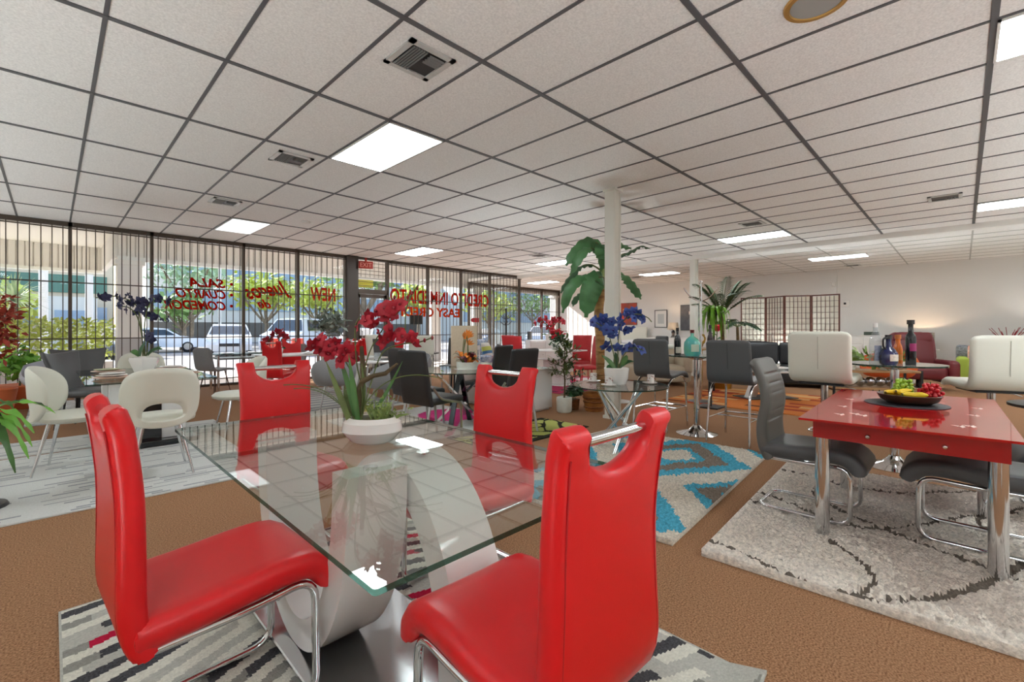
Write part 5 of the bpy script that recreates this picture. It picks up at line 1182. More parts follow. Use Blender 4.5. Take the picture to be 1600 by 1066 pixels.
palm('tall palm with feathery fronds beside the second white column', (9.5, 3.45, 0), 1.45, [(8, 52, 1.05), (-6, 34, .95), (172, 55, .95), (60, 70, .9), (130, 66, .85), (-30, 58, .9), (-80, 48, .7), (186, 28, .7), (90, 50, .8), (-120, 60, .6), (30, 78, .95), (-10, 66, .9), (150, 40, .8), (20, 44, .95)], 1, rr, gold_pot, mat('palm_leaf', '3f5c34', .5, var=.35, vscale=10))
t = plant('hanging_fern', 'bright lime green fern hanging against the tall palm', 'plant', (8.95, 3.40, 0)); mb = MB()
obj('pole', MB().tube([(0, 0, 0), (0, 0, 1.45)], .02, 8), m_black, t); obj('pot', MB().lathe([(0, 1.45), (.06, 1.45), (.09, 1.56), (0, 1.55)], 14), m_black, t)
for k in range(60): a = rr.uniform(0, 6.28); c, s = cos(a), sin(a); L = rr.uniform(.1, .28); leaf(mb, bez((0, 0, 1.55), (c*L, s*L, 1.78), (c*L*1.1, s*L*1.1, rr.uniform(.95, 1.55)), 8), lambda w: .022*sin(pi*(w*.9+.06)), (0, 0, 1), .2, wav=.6)
obj('foliage', mb, mat('fern_lime', '79b52c', .5, var=.3, vscale=14), t, 60)
def blk_pot(t): obj('pot', MB().lathe([(0, 0), (.2, 0), (.25, .38), (.23, .38), (0, .34)], 24), m_black, t)
palm('low dark palm drooping left of the folding screen', (11.9, 3.95, 0), 1.25, [(10, 20, .6), (175, 18, .75), (40, 30, .55), (140, 28, .7), (-20, 15, .55), (90, 40, .6), (-60, 25, .5), (220, 22, .7)], 1, rr, blk_pot, mat('palm_leaf_dark', '2f4a33', .5, var=.35, vscale=10), lw=.026, drop=.45)
coat_tree('chrome and black coat tree in front of the second column', (7.55, 3.08, 0), 1.95, m_chrome, arms=4, L=.26, rise=.22, rings=(0,))
b = MB(); b.tube([(0, 0, 0), (0, 0, .30)], .036, 14)
for k in range(3): a = 2*pi*k/3; b.tube([(0, 0, .2), (.2*cos(a), .2*sin(a), .22)], .008, 6)
t = thing('umbrella_stand', 'tall black candle stand behind the turquoise jug', 'stand', (7.1, 2.75, 0)); obj('pole', MB().tube([(0, 0, .02), (0, 0, 1.15)], .028, 12), m_black, t); obj('base', MB().rbox((0, 0, .012), (.34, .34, .024), .004, 1), m_black, t)
# console with flowers by the screen
t = thing('console_table', 'low gold console left of the folding screen', 'table', (10.6, 4.35, 0), 10); obj('tabletop', MB().rbox((0, 0, .74), (1.1, .4, .03), .006, 1), mat('gold_pot', 'b08a3c'), t, 20)
for a in (-1, 1):
    for c in (-1, 1): obj('leg', MB().tube([(a*.5, c*.16, 0), (a*.5, c*.16, .7245)], .015, 7), MATS['gold_pot'], t)
t = plant('single_rose', 'single red rose standing in a red base on the gold console', 'flower', (10.95, 4.1, .7555)); obj('base', MB().rbox((0, 0, .04), (.34, .12, .08), .02, 2), mat('rose_red', 'c21a2a', .5), t); obj('stem', MB().tube([(0, 0, .07), (.02, 0, .42)], .012, 6), m_stem, t); obj('bloom', MB().sphere((.02, 0, .47), .085, 10).lathe([(.03, .44), (.09, .47), (.10, .52), (.07, .55)], 12, (.02, 0, 0)), MATS['rose_red'], t)
mb = MB(); leaf(mb, [(.01, 0, .2), (.08, 0, .24), (.14, 0, .22)], lambda q: .03*sin(pi*(q*.9+.05)), (0, -1, .5)); leaf(mb, [(.01, 0, .3), (-.06, 0, .34), (-.11, 0, .33)], lambda q: .03*sin(pi*(q*.9+.05)), (0, -1, .5)); obj('leaf', mb, m_leafd, t, 60)
t = thing('swan_ornament', 'gold swan ornament on the console beside the rose', 'ornament', (10.4, 4.3, .7555), -40); obj('body', MB().sphere((0, 0, .09), .09, 12, (1.4, .8, 1)).tube(bez((.09, 0, .1), (.22, 0, .22), (.12, 0, .30), 8)+bez((.12, 0, .30), (.08, 0, .34), (.15, 0, .30), 5)[1:], [.03]*3+[.02]*6+[.018]*5, 8), MATS['gold_pot'], t)
# ------------------------------------------------------------------ against the back wall
emat('bulb_warm', 'ffd6ac', 230.); emat('bulb_cool', 'fff4e8', 300.)
def dresser(name, label, loc, rz, w, d, h, rows, cols, m, knob):
    t = thing(name, label, 'dresser', loc, rz); obj('body', MB().rbox((0, 0, h/2+.03), (w, d, h-.06), .006, 1).box((0, 0, .03), (w-.08, d-.08, .06)), m, t, 20); obj('top', MB().rbox((0, 0, h+.01), (w+.04, d+.03, .02), .004, 1), m, t, 20)
    for i in range(cols):
        for j in range(rows): x = -w/2+w*(i+.5)/cols; z = .09+(h-.12)*(j+.5)/rows; q = obj('drawer', MB().rbox((x, -d/2-.006, z), (w/cols-.03, .018, (h-.12)/rows-.02), .004, 1), m, t, 20); obj('knob', MB().box((x, -d/2-.022, z), (.12, .014, .014)), knob, q, 20)
    return t
m_linen = mat('linen_shade', 'eee0c8', .9); m_linen.node_tree.nodes['Principled BSDF'].inputs['Transmission Weight'].default_value = .3
dresser('dresser', 'white chest of drawers against the back wall right of the folding screen', (16.9, 2.05, 0), -90, 1.5, .5, 1.0, 4, 2, m_white, m_steel)
t = thing('tissue_box', 'small dark green box on top of the white chest of drawers', 'box', (16.9, 1.9, 1.0205), -90); obj('box', MB().rbox((0, 0, .05), (.34, .16, .10), .008, 1), mat('dark_green_box', '39463a', .5), t)
t = thing('side_table', 'small white table holding the crystal lamp by the back wall', 'table', (16.9, .75, 0)); obj('tabletop', MB().rbox((0, 0, .63), (.5, .6, .03), .006, 1), m_white, t, 20); obj('body', MB().rbox((0, 0, .33), (.42, .5, .5695), .01, 1), m_white, t, 20); obj('plinth', MB().box((0, 0, .022), (.38, .46, .044)), m_white, t, 0)
t = thing('table_lamp', 'lit crystal lamp throwing a warm arc on the back wall', 'lamp', (16.95, .78, .6455)); b = MB(); b.lathe([(0, 0), (.09, 0), (.09, .02), (.02, .04), (.02, .30), (0, .30)], 18); obj('base', b, m_chrome, t)
b = MB(); b.lathe([(.24, .24), (.24, .46), (.235, .46), (.235, .24)], 28); obj('shade', b, mat('crystal_shade', 'b9b2a6', .15, metal=.8, var=.5, vscale=40), t); obj('bulb', MB().sphere((0, 0, .37), .04, 10), MATS['bulb_warm'], t)
t = thing('recliner', 'dark red leather recliner armchair right of the bottles', 'armchair', (12.3, .62, 0), 115); m_mrn = mat('maroon_leather', '6b1f26', .42, bump=.05, bscale=90)
obj('seat', MB().rbox((0, .02, .33), (.62, .70, .24), .06, 3), m_mrn, t); obj('backrest', MB().rbox((0, -.34, .78), (.72, .20, .66), .07, 3, tilt=(.22, 'X'), puff=.03), m_mrn, t); obj('headrest', MB().rbox((0, -.36, 1.02), (.70, .2, .22), .07, 3, tilt=(.22, 'X')), m_mrn, t)
for s in (-1, 1): obj('arm', MB().rbox((s*.40, 0, .36), (.18, .80, .46), .07, 3), m_mrn, t)
obj('base', MB().lathe([(.3, 0), (.3, .02), (.06, .05), (.05, .21), (0, .21)], 24), m_black, t)
t = thing('sofa', 'grey and lime sectional sofa beyond the maroon recliner', 'sofa', (14.6, -1.1, 0), 92); m_lime = mat('lime_fabric', 'a9bf4e', .85); obj('base', MB().rbox((0, 0, .22), (2.4, .9, .36), .04, 3), m_lime, t); obj('backrest', MB().rbox((0, -.38, .60), (2.4, .18, .46), .06, 3), mat('grey_check', '8d8f94', .85, var=.5, vscale=25), t)
for s in (-1, 1): obj('arm', MB().rbox((s*1.1, .05, .42), (.2, .8, .3), .06, 3), m_lime, t)
cushion((14.35, -.30, .405), .44, [mat('coral_print', 'd8765e', .9, var=.6, vscale=26, c2='e8d8c8')], 'coral patterned cushion on the lime sofa', 92, .2)
cushion((14.35, -1.3, .405), .44, [mat('zebra_print', 'c9c9c9', .9, var=.8, vscale=18, c2='2f3236')], 'black and white patterned cushion on the lime sofa', 92, .2)
# orange pot, low shelf with trailing pothos behind the bar table
t = thing('accent_chair', 'orange tub armchair right of the black sofa', 'armchair', (10.6, .95, 0), 80); obj('shell', tub_mesh(.40, .36, .34, .38, .30, .08, .06), mat('orange_fabric', 'd0602a', .8), t, 60); obj('cushion', MB().rbox((0, .03, .45), (.5, .5, .1), .04, 3), MATS['orange_fabric'], t); splay_legs(t, m_black, .39)
cushion((10.55, 1.0, .505), .34, [mat('charcoal_cushion', '3a3d42', .9)], 'charcoal cushion on the orange armchair', 80, .3)
t = thing('shelf_unit', 'low dark shelf with silver ornaments behind the white bar stool', 'shelf', (8.3, .95, 0), -55); b = MB()
for z in (.04, .36, .60): b.rbox((0, 0, z), (1.1, .36, .03), .004, 1)
obj('board', b, mat('tan_board', 'a8825a', .6), t, 20)
for a in (-1, 1):
    for c in (-1, 1): obj('post', MB().box((a*.55, c*.17, .31), (.025, .025, .62)), m_black, t, 20)
rr = random.Random(77)
for k in range(7): o = obj('silver_ball', MB().sphere((0, 0, .07), .07, 12), mat('crumpled_silver', 'c2c2c4', .15, metal=1., bump=1., bscale=30), loc=(8.3+(-.39+.13*k)*cos(radians(-55)), .95+(-.39+.13*k)*sin(radians(-55)), .376)); tag(o, 'crumpled silver ball ornament on the low dark shelf', 'ornament', 'silver ball ornaments on the low shelf')
for k, (dx, lb) in enumerate([(-.28, 'left'), (.22, 'right')]):
    t = plant('potted_plant', 'variegated pothos at the %s of the low dark shelf' % lb, 'plant', (8.3+dx*cos(radians(-55)), .95+dx*sin(radians(-55)), .6155)); obj('pot', MB().lathe([(0, 0), (.08, 0), (.10, .12), (0, .11)], 16), m_matpot, t); mb = MB(); round_leaf_mass(mb, (0, 0, .17), .24, 90, .12, rr, 0, .65); obj('foliage', mb, mat('pothos_leaf', '7f9f4a', .5, var=.5, vscale=12), t, 60)
t = thing('side_table', 'small round dark glass side table behind the right-hand bar stool', 'table', (7.0, -.72, 0)); obj('tabletop', MB().lathe([(0, .42), (.38, .42), (.38, .44), (0, .44)], 36), mat('smoked_top', '3a3b3e', .1), t); obj('rim', MB().lathe([(.38, .415), (.395, .42), (.395, .445), (.38, .45)], 36), m_black, t)
for k in range(4): a = pi/4+k*pi/2; obj('leg', MB().tube([(.3*cos(a), .3*sin(a), 0), (-.1*cos(a), -.1*sin(a), .4195)], .014, 8), m_chrome, t)
# bed, sofas and pictures in the far part
m_bed = mat('white_bedding', 'e4e3e4', .9, bump=.3, bscale=6)
t = thing('bed', 'white upholstered bed with pillows against the back wall behind the blue orchid', 'bed', (16.2, 10.2, 0), 90); obj('mattress', MB().rbox((0, 0, .42), (1.7, 2.0, .36), .08, 3), m_bed, t); obj('bed_frame', MB().rbox((0, 0, .14), (1.8, 2.1, .24), .04, 2), m_whitel, t); obj('headboard', MB().rbox((0, -1.1, .66), (1.9, .10, 1.25), .04, 3), m_whitel, t)
for s in (-1, 1): obj('pillow', MB().rbox((s*.42, -.72, .68), (.7, .42, .16), .07, 3), m_bed, t)
t = thing('loveseat', 'beige two-seat sofa behind the turquoise jug', 'sofa', (9.2, 4.95, 0), 130); m_tan = mat('beige_sofa', 'b8ab96', .85)
m_cr = mat('cream_throw', 'd9dbd0', .9); obj('base', MB().rbox((0, 0, .25), (1.7, .85, .34), .06, 3), m_tan, t); obj('backrest', MB().rbox((0, -.36, .58), (1.7, .2, .5), .08, 3), m_tan, t); obj('throw', MB().rbox((-.1, -.36, .80), (1.3, .24, .10), .04, 3), m_cr, t)
for s in (-1, 1): obj('arm', MB().rbox((s*.78, .02, .44), (.2, .84, .36), .07, 3), m_tan, t)
for a, c in ((-1, 1), (1, 1), (-1, -1), (1, -1)): obj('leg', MB().tube([(a*.75, c*.35, .09), (a*.75, c*.35, 0)], .025, 7), m_black, t)
t = thing('dining_chair', 'black low-backed seat peeking above the left grey bar stool', 'chair', (10.6, 5.5, 0), 60); obj('seat', MB().rbox((0, 0, .45), (.5, .5, .1), .04, 3), m_blackl, t); obj('backrest', MB().rbox((0, -.24, .78), (.5, .08, .5), .04, 3), m_blackl, t)
for a, c in ((-1, 1), (1, 1), (-1, -1), (1, -1)): obj('leg', MB().tube([(a*.2, c*.2, .41), (a*.21, c*.22, 0)], .014, 7), m_black, t)
t = thing('bar_table', 'tall round black table behind the blue orchid', 'bar table', (6.6, 4.05, 0)); obj('tabletop', MB().lathe([(0, .83), (.3, .83), (.3, .85), (0, .85)], 30), m_black, t); obj('column', MB().tube([(0, 0, .02), (0, 0, .8295)], .025, 12), m_steel, t); obj('base', MB().lathe([(.2, 0), (.2, .01), (.04, .03), (0, .03)], 24), m_steel, t)
dresser('dresser', 'white dresser by the back wall under the framed print', (17.0, 8.2, 0), -90, 1.6, .48, .85, 3, 2, m_white, m_steel)
t = thing('table_lamp', 'lit table lamp with a pale shade on the white dresser under the pictures', 'lamp', (16.9, 7.95, .8705)); obj('base', MB().lathe([(0, 0), (.09, 0), (.1, .03), (.05, .1), (.08, .2), (.02, .32), (0, .32)], 20), m_steel, t); obj('shade', MB().lathe([(.22, .30), (.17, .58), (.165, .58), (.215, .30)], 28), m_linen, t); obj('bulb', MB().sphere((0, 0, .43), .045, 10), MATS['bulb_warm'], t)
t = thing('table_lamp', 'second lit lamp at the right end of the back wall, mostly behind the white stool', 'lamp', (16.9, -1.5, .6455)); obj('base', MB().lathe([(0, 0), (.08, 0), (.02, .05), (.02, .30), (0, .30)], 18), m_chrome, t); obj('shade', MB().lathe([(.2, .26), (.16, .5), (.155, .5), (.195, .26)], 28), m_linen, t); obj('bulb', MB().sphere((0, 0, .38), .04, 10), MATS['bulb_cool'], t)
t = thing('side_table', 'white night table under the lamp at the right end of the back wall', 'table', (16.9, -1.52, 0)); obj('body', MB().rbox((0, 0, .32), (.5, .6, .64), .01, 1), m_white, t, 20)
t = plant('potted_plant', 'spray of thin red twigs by the lamp at the right edge of the back wall', 'plant', (16.6, -.80, .0)); obj('vase', MB().lathe([(0, 0), (.09, 0), (.12, .3), (.06, .6), (.07, .7), (0, .66)], 18), m_ceram, t); mb = MB(); rr = random.Random(51)
for k in range(24): a = rr.uniform(0, 6.28); L = rr.uniform(.1, .34); mb.tube(bez((0, 0, .68), (L*.3*cos(a), L*.3*sin(a), .95), (L*cos(a), L*sin(a), rr.uniform(1.0, 1.25)), 4), .006, 4)
obj('twigs', mb, mat('twig_red', '9c3038', .6), t)
def picture(label, y, z, w, h, frame, art, fr=.025, art2=None, mat_w=0.):
    t = thing('wall_picture', label, 'picture', (XB-.0005, y, z)); b = MB()
    for s in (-1, 1): b.box((-.0155, s*(w/2-fr/2), 0), (.03, fr, h)); b.box((-.0155, 0, s*(h/2-fr/2)), (.03, w, fr))
    obj('frame', b, frame, t, 0); obj('canvas', MB().box((-.012, 0, 0), (.02, w-2*fr+.004, h-2*fr+.004)), art, t, 0)
    if art2: obj('band', MB().box((-.024, -w*.2, h*.18), (.004, w*.5, h*.12)), art2, t, 0)
    if mat_w: obj('print', MB().box((-.024, 0, 0), (.004, w*.5, h*.55)), mat('print_pale', 'c2c6c6', .7), t, 0)
picture('small framed print on the back wall beside the second column', 8.75, 1.62, .54, .72, mat('thin_black_frame', '33363a', .5), m_white, .025, None, 1)
picture('dark grey canvas with a pale streak on the back wall by the lamp', 7.55, 1.65, .75, 1.0, m_charl, mat('slate_canvas', '5f6166', .7, var=.2, vscale=8), .01, mat('pale_streak', 'd8c4ba', .7))
picture('red and orange abstract canvas on the back wall right of the banana plant', 10.45, 1.85, 1.25, .95, m_charl, mat('abstract_canvas', 'd84a2c', .7, var=1., vscale=2.2, c2='6a4a40'), .01, mat('abstract_glow', 'e8a040', .7))
# ------------------------------------------------------------------ outside: arcade, car park, trees, buildings
m_conc = mat('pale_concrete', 'd2c9c0', .9, var=.12, vscale=1.5, bump=.1, bscale=20); m_asph = mat('asphalt', '8d8b89', .95, var=.15, vscale=2)
m_stucco = mat('arcade_stucco', 'ebe6df', .9); m_rib = mat('ribbed_fascia', 'e4dfda', .8)
b = MB(); b.box2((-16, YF+.07, -.2), (40, 15.0, -.015)); b.box2((-16, 15.0, -.2), (1.6, 19.0, -.015)); struct('path_outside', b, m_conc)
b = MB(); b.box2((-60, 15.0, -.5), (110, 120, -.14)); struct('ground_outside', b, m_asph)
b = MB(); b.box2((-16, YF+.07, 3.6), (40, 14.2, 3.75)); b.box2((-16, 14.2, 3.6), (1.1, 18.2, 3.75)); struct('ceiling_outside', b, m_stucco)
b = MB()
def ribs(x0, x1, y, axis):
    n = int(abs(x1-x0)/.16)
    for k in range(n):
        a = x0+(x1-x0)*(k+.5)/n
        if axis == 'x': b.box((a, y, 3.32), (.13, .085, .80))
        else: b.box((y, a, 3.32), (.10, .11, .80))
b.box2((1.1, 14.2, 2.92), (40, 14.26, 3.75)); ribs(1.1, 30, 14.2, 'x'); b.box2((1.04, 14.2, 2.92), (1.1, 18.2, 3.75)); ribs(14.2, 18.2, 1.1, 'y'); b.box2((-16, 18.2, 2.92), (1.1, 18.26, 3.75)); ribs(-16, 1.1, 18.2, 'x')
struct('trim_10', b, m_rib)
b = MB(); b.box2((1.1, 14.12, 2.84), (40, 14.3, 2.93)); b.box2((-16, 18.1, 2.84), (1.1, 18.3, 2.93)); struct('trim_11', b, m_white)
for k, (x, y, s) in enumerate([(1.32, 14.35, .46), (10.2, 14.3, .40), (12.3, 14.3, .40), (17.5, 14.3, .4), (-6.0, 18.1, .46)]):
    t = thing('arcade_column', ['white square arcade column left of the navy orchid', 'white arcade column seen through the letters by the door', 'white arcade column seen left of the coat tree', 'white arcade column behind the recessed far windows', 'white arcade column at the far left of the arcade'][k], 'column', (x, y, -.015))
    obj('shaft', MB().rbox((0, 0, 1.475), (s, s, 2.9), .01, 1), m_stucco, t, 20); obj('capital', MB().box((0, 0, 2.80), (s+.10, s+.10, .10)), m_stucco, t, 0); obj('dado', MB().box((0, 0, .5), (s+.02, s+.02, .96)), mat('column_dado', 'b9b6b6', .8), t, 0)
# car park
def car(label, loc, rz, col, kind=0):
    t = thing('parked_car', label, 'car', loc, rz); L = [(-2.2, .32), (-2.28, .62), (-2.12, .90), (-1.15, 1.04), (-.50, 1.52), (.2, 1.60), (1.45, 1.56), (2.05, 1.05), (2.22, .92), (2.2, .34)] if kind == 0 else [(-2.3, .34), (-2.38, .75), (-2.2, 1.05), (-1.55, 1.18), (-.85, 1.86), (.2, 1.95), (2.2, 1.92), (2.38, 1.1), (2.36, .38)] if kind == 1 else [(-2.25, .30), (-2.3, .58), (-2.15, .80), (-1.1, .93), (-.4, 1.36), (.3, 1.43), (1.0, 1.36), (1.65, 1.0), (2.25, .92), (2.25, .34)]
    W = .92; zb = L[3][1]; V = []; n = len(L)
    for s in (-1, 1):
        for y, z in L: V.append((s*W*(1-.24*max(0, (z-zb))/.6), y, z))
    bm = MB().add(V, [tuple(range(n)), tuple(range(2*n-1, n-1, -1))]+[(i, n+i, n+(i+1) % n, (i+1) % n) for i in range(n)]); o = obj('body', bm, col, t, 20)
    mg = mat('car_glass', '2b3a44', .06, spec=.7); zt = L[5][1]
    def quad(P, name):
        q = MB(); q.add(P, [tuple(range(len(P)))]); q.add([Vector(p)+Vector((0, 0, .004)) for p in P], [tuple(range(len(P)))[::-1]]); obj(name, q, mg, t, 0)
    (y1, z1), (y2, z2) = L[3], L[4]; w = lambda z: W*(1-.24*max(0, z-zb)/.6)
    f = lambda k: (y1+(y2-y1)*k, z1+(z2-z1)*k); (ya, za), (yb, zb2) = f(.10), f(.92); quad([(-w(za)+.06, ya-.012, za+.012), (w(za)-.06, ya-.012, za+.012), (w(zb2)-.08, yb-.012, zb2+.012), (-w(zb2)+.08, yb-.012, zb2+.012)], 'windscreen')
    (y1, z1), (y2, z2) = L[6], L[7]; (ya, za), (yb, zb2) = f(.10), f(.85); quad([(-w(za)+.08, ya+.012, za+.012), (w(za)-.08, ya+.012, za+.012), (w(zb2)-.06, yb+.012, zb2+.012), (-w(zb2)+.06, yb+.012, zb2+.012)], 'rear_window')
    for s in (-1, 1): quad([(s*(w(zb+.06)+.008), -.85, zb+.06), (s*(w(zb+.06)+.008), 1.6, zb+.06), (s*(w(zt-.12)+.008), 1.25, zt-.12), (s*(w(zt-.12)+.008), -.35, zt-.12)], 'side_window')
    for s in (-1, 1):
        for y in (-1.4, 1.35):
            q = obj('wheel', MB().lathe([(0, -.1), (.24, -.1), (.33, -.07), (.34, 0), (.33, .07), (.24, .1), (0, .1)], 22), m_black, t); q.matrix_local = Matrix.Translation((s*.83, y, .34)) @ Matrix.Rotation(pi/2, 4, 'Y'); obj('hub', MB().lathe([(0, .105*s), (.19, .1*s), (.2, .08*s)], 16), m_steel, q)
        obj('headlight', MB().rbox((s*.68, -2.2 if kind != 1 else -2.32, .74 if kind != 1 else .9), (.34, .12, .14), .03, 2), mat('lamp_lens', 'e4eaee', .1), t); obj('tail_light', MB().rbox((s*.72, 2.16 if kind != 1 else 2.34, .84), (.26, .10, .16), .02, 2), mat('tail_red', 'a81c1c', .2), t)
    obj('grille', MB().rbox((0, -2.27 if kind != 1 else -2.36, .60), (.8, .05, .14), .01, 1), m_black, t); return t
m_cw = mat('car_white', 'e6e8ea', .15, coat=.6); m_csil = mat('car_silver', 'b5bbc2', .2, metal=.4, coat=.5); m_cblu = mat('car_blue', '4f6f94', .2, coat=.5); m_cgr = mat('car_grey', '6d7276', .25, metal=.3, coat=.5)
GZ = -.14
car('white car parked facing the shop behind the word COMEDOR', (6.4, 26.6, GZ), -14, m_cw, 0); car('white van parked beyond the painted word Juegos', (9.3, 25.6, GZ), -40, m_cw, 1); car('silver car parked left of the dark pillar', (12.6, 24.5, GZ), -50, m_csil, 2); car('white car further back at the left of the car park', (4.4, 33.0, GZ), 75, m_cw, 2)
car('blue-grey car seen through the window right of the door', (20.2, 22.8, GZ), -60, m_cblu, 2); car('dark car at the far left of the car park behind the hedge', (-2.9, 24.0, GZ), 80, m_cw, 0); car('silver car seen through the right-hand windows', (24.5, 21.0, GZ), -60, m_csil, 0); car('grey car at the left behind the white arcade column', (2.2, 28.5, GZ), 10, m_cgr, 2)
for k, (x, y) in enumerate([(5.6, 17.6), (6.3, 17.2)]):
    t = thing('traffic_barrel', 'orange red safety barrel outside, %s of two' % ('left' if k == 0 else 'right'), 'barrel', (x, y, GZ)); obj('barrel', MB().lathe([(.34, 0), (.34, .06), (.28, .08), (.20, 1.0), (.0, 1.02)], 20), mat('barrel_orange', 'e0523c', .6), t); obj('band', MB().lathe([(.252, .45), (.238, .6), (.242, .6), (.256, .45)], 20), m_white, t)
def tree(name, label, loc, h, crown, n, m, seed, trunk=.16, sq=.8, parts=3, size=.55):
    t = thing(name, label, 'tree', loc); rr = random.Random(seed)
    tb = MB(); tb.tube([(0, 0, 0), (.1, 0, h*.35), (0, .1, h*.7)], [trunk, trunk*.8, trunk*.5], 8)
    for k in range(4): a = k*1.7; tb.tube(bez((0, 0, h*.38), (crown*.35*cos(a), crown*.35*sin(a), h*.55), (crown*.7*cos(a), crown*.7*sin(a), h*.8), 6), trunk*.45, 6)
    obj('trunk', tb, mat('tree_bark', '8a7a68', .9, var=.35, vscale=5, bump=.5, bscale=12), t); mb = MB()
    for k in range(parts): a = k*2*pi/parts+.4; round_leaf_mass(mb, (crown*.45*cos(a), crown*.45*sin(a), h*.80+rr.uniform(-.15, .2)*crown), crown*.72, n//parts, size, rr, 0, sq)
    obj('foliage', mb, m, t, 60); return t
m_tr1 = mat('tree_leaf_yellow', 'bcc75c', .7, var=.35, vscale=.8); m_tr2 = mat('tree_leaf_green', '8aa862', .7, var=.4, vscale=.8); m_tr3 = mat('tree_leaf_pale', 'b0c6a6', .7, var=.35, vscale=.8)
tree('tree', 'spreading pale-trunked tree behind the faded red lettering', (15.2, 29.5, GZ), 6.0, 2.3, 420, m_tr2, 1, .30, .5, 4)
tree('tree', 'sunlit yellow-green tree above the white van', (10.6, 35, GZ), 4.6, 2.3, 620, m_tr1, 2); tree('tree', 'yellow-green tree to the right of the van', (15.6, 38.5, GZ), 5.0, 2.6, 560, m_tr1, 3)
tree('tree', 'pale green tree above the word SALA', (7.6, 42.5, GZ), 7.5, 2.9, 520, m_tr3, 4); tree('tree', 'small green street tree beyond the car park under COMEDOR', (5.8, 35, GZ), 3.4, 1.6, 320, m_tr2, 5); tree('tree', 'green tree seen through the glass door', (21.6, 32.5, GZ), 5.0, 2.4, 480, m_tr1, 6)
tree('tree', 'tree seen between the words EASY and CREDIT', (30.0, 33, GZ), 5.0, 3.0, 460, m_tr1, 7); tree('tree', 'tree seen through the bay with the coat tree', (42, 38, GZ), 6.0, 3.6, 460, m_tr2, 8); tree('tree', 'leafy street tree left of the leftmost mullion', (-1.5, 26.5, GZ), 2.9, 1.2, 320, m_tr1, 9)
def hedge(label, loc, w, d, h, m, seed):
    t = thing('planter_hedge', label, 'hedge', loc); rr = random.Random(seed); obj('planter', MB().box((0, 0, .2), (w, d, .4)), m_conc, t, 0); mb = MB()
    for k in range(int(w*520)): p = Vector((rr.uniform(-w/2, w/2), rr.uniform(-d/2, d/2), .35+rr.random()**.6*(h-.35))); e = Vector((rr.gauss(0, 1), rr.gauss(0, 1), rr.gauss(.3, .6))).normalized()*rr.uniform(.09, .17); leaf(mb, [p, p+e*.5, p+e], lambda q: .036*sin(pi*(q*.9+.06)), (rr.gauss(0, 1), -1, .5), .2)
    obj('foliage', mb, m, t, 60)
hedge('sunlit yellow-green hedge in a planter left of the arcade column', (-.35, 15.8, -.02), 2.9, .9, 1.45, mat('hedge_yellow', 'b4bd5a', .6, var=.45, vscale=5), 3); hedge('green hedge in a planter at the far left outside', (-3.4, 14.6, -.02), 2.2, .9, 1.5, mat('hedge_green', '86a04e', .6, var=.45, vscale=5), 4)
rr = random.Random(61); t = plant('yucca', 'spiky green yucca outside at the far left', 'plant', (-.72, 17.7, -.02)); obj('trunk', MB().tube([(0, 0, 0), (.03, 0, 1.9)], [.09, .06], 8), m_bark, t); mb = MB()
for k in range(70): a = rr.uniform(0, 6.28); e = rr.uniform(-.4, 1.3); L = rr.uniform(.7, 1.0); d = Vector((cos(a)*cos(e), sin(a)*cos(e), sin(e))); P = Vector((.03, 0, 1.95)); leaf(mb, [P, P+d*L*.5+Vector((0, 0, .05)), P+d*L+Vector((0, 0, -.1))], lambda q: .035*(1-q)+.004, (0, 0, 1), .3)
obj('foliage', mb, m_tr3, t, 60)
def block(label, x0, y0, x1, y1, h, bands, wall):
    t = thing('building', label, 'building', (x0, y0, GZ)); w, d = x1-x0, y1-y0; obj('wall', MB().box((w/2, d/2, h/2), (w, d, h)), wall, t, 0)
    for z0, z1, m in bands: obj('window_band', MB().box((w/2, -.03, (z0+z1)/2), (w-.6, .1, z1-z0)), m, t, 0)
m_bw = mat('building_white', 'dedad2', .8); m_bglass = mat('building_glass', '8fa6bd', .15, spec=.6); m_bgreen = mat('fascia_green', '5f8272', .7); m_bbeige = mat('building_beige', 'd9c7ae', .85); m_dkopen = mat('garage_dark', '6b6660', .9)
block('long white building with blue glass bands across the car park', 6, 52, 60, 66, 10.5, [(6.6, 8.8, m_bglass), (3.2, 5.0, m_bglass), (.6, 2.0, m_dkopen)], m_bw)
block('beige low building with a green fascia at the left', -14, 36, 2.6, 44, 5.4, [(3.4, 4.4, m_bgreen), (1.6, 2.6, m_bglass)], m_bbeige)
b = MB(); block('white wing of the shopping arcade beyond the hedge', -.2, 32.5, 1.7, 35.5, 3.0, [(1.5, 2.3, m_bglass)], m_bw)
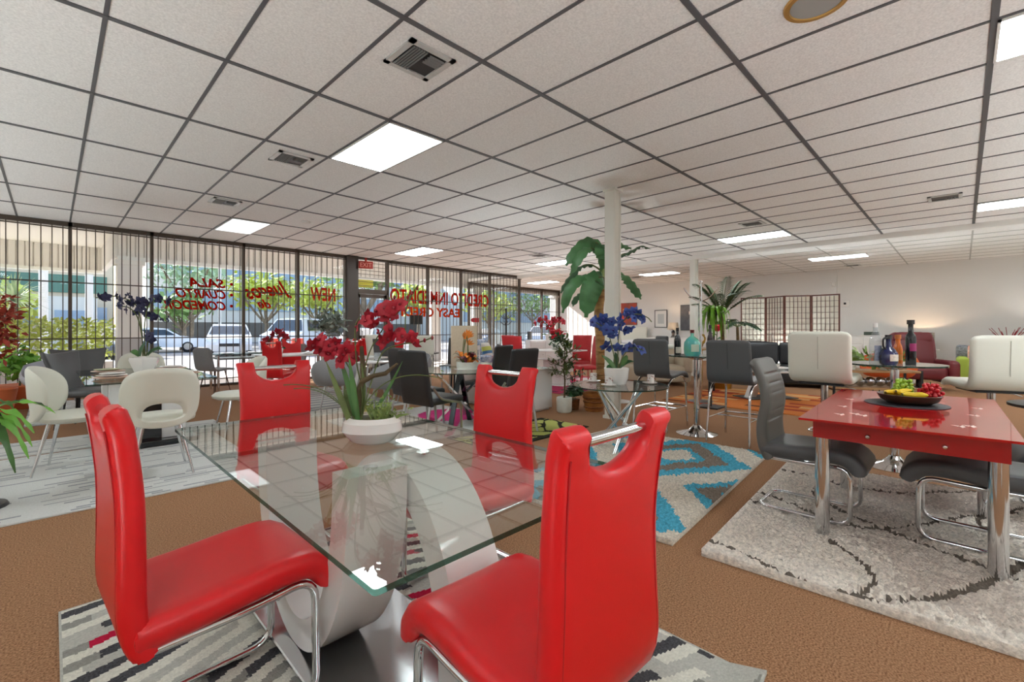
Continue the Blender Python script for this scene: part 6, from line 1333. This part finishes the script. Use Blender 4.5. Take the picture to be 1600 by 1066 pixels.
block('pale building seen through the right-hand windows', 34, 42, 70, 50.5, 9, [(5.2, 6.8, m_bglass), (2.2, 3.6, m_bglass)], m_bw)
for k, (x, y) in enumerate([(-.2, 22.5), (7.4, 33.0), (1.0, 23.5)]):
    t = thing('lamp_post', ['white post behind the hedge at the left', 'thin white lamp post under the word SALA', 'white post beside the arcade wing'][k], 'post', (x, y, GZ)); obj('pole', MB().tube([(0, 0, 0), (0, 0, 5.5 if k == 1 else 3.4)], .09 if k == 1 else .12, 10), m_bw, t); obj('footing', MB().box((0, 0, .1), (.4, .4, .2)), m_conc, t, 0)

# ------------------------------------------------------------------ light and camera
w = bpy.data.worlds.new('sky_world'); SC.world = w; w.use_nodes = True; nt = w.node_tree; bg = nt.nodes['Background']
sk = nt.nodes.new('ShaderNodeTexSky'); sk.sky_type = 'NISHITA'; sk.sun_disc = False; sk.sun_elevation = radians(48); sk.sun_rotation = radians(20); sk.air_density = 1.2; sk.dust_density = 2.0
nt.links.new(sk.outputs[0], bg.inputs[0]); bg.inputs[1].default_value = SKY
sd = bpy.data.lights.new('sun', 'SUN'); sd.energy = SUN; sd.angle = radians(1.0); sd.color = (1, .965, .92); so = bpy.data.objects.new('sun', sd); COL.objects.link(so)
so.rotation_euler = Vector((.30, -.80, -.52)).to_track_quat('-Z', 'Y').to_euler()
cd = bpy.data.cameras.new('camera'); cd.sensor_width = 36; cd.lens = 711.65/1600*36; cd.shift_y = (514.4-533)/1600; cd.clip_start = .05; cd.clip_end = 300
co = bpy.data.objects.new('camera', cd); COL.objects.link(co); co.location = (0, 0, 1.2); co.rotation_euler = (pi/2, 0, -.7908); SC.camera = co
vs = SC.view_settings; vs.view_transform = 'Standard'; vs.look = 'None'; vs.gamma = 1; vs.exposure = EXPO; vs.use_curve_mapping = False
cy = SC.cycles; cy.use_denoising = True; cy.max_bounces = 10; cy.diffuse_bounces = 5; cy.glossy_bounces = 5; cy.transmission_bounces = 8; cy.transparent_max_bounces = 24; cy.sample_clamp_indirect = 6; cy.caustics_reflective = False; cy.caustics_refractive = False; cy.blur_glossy = .5
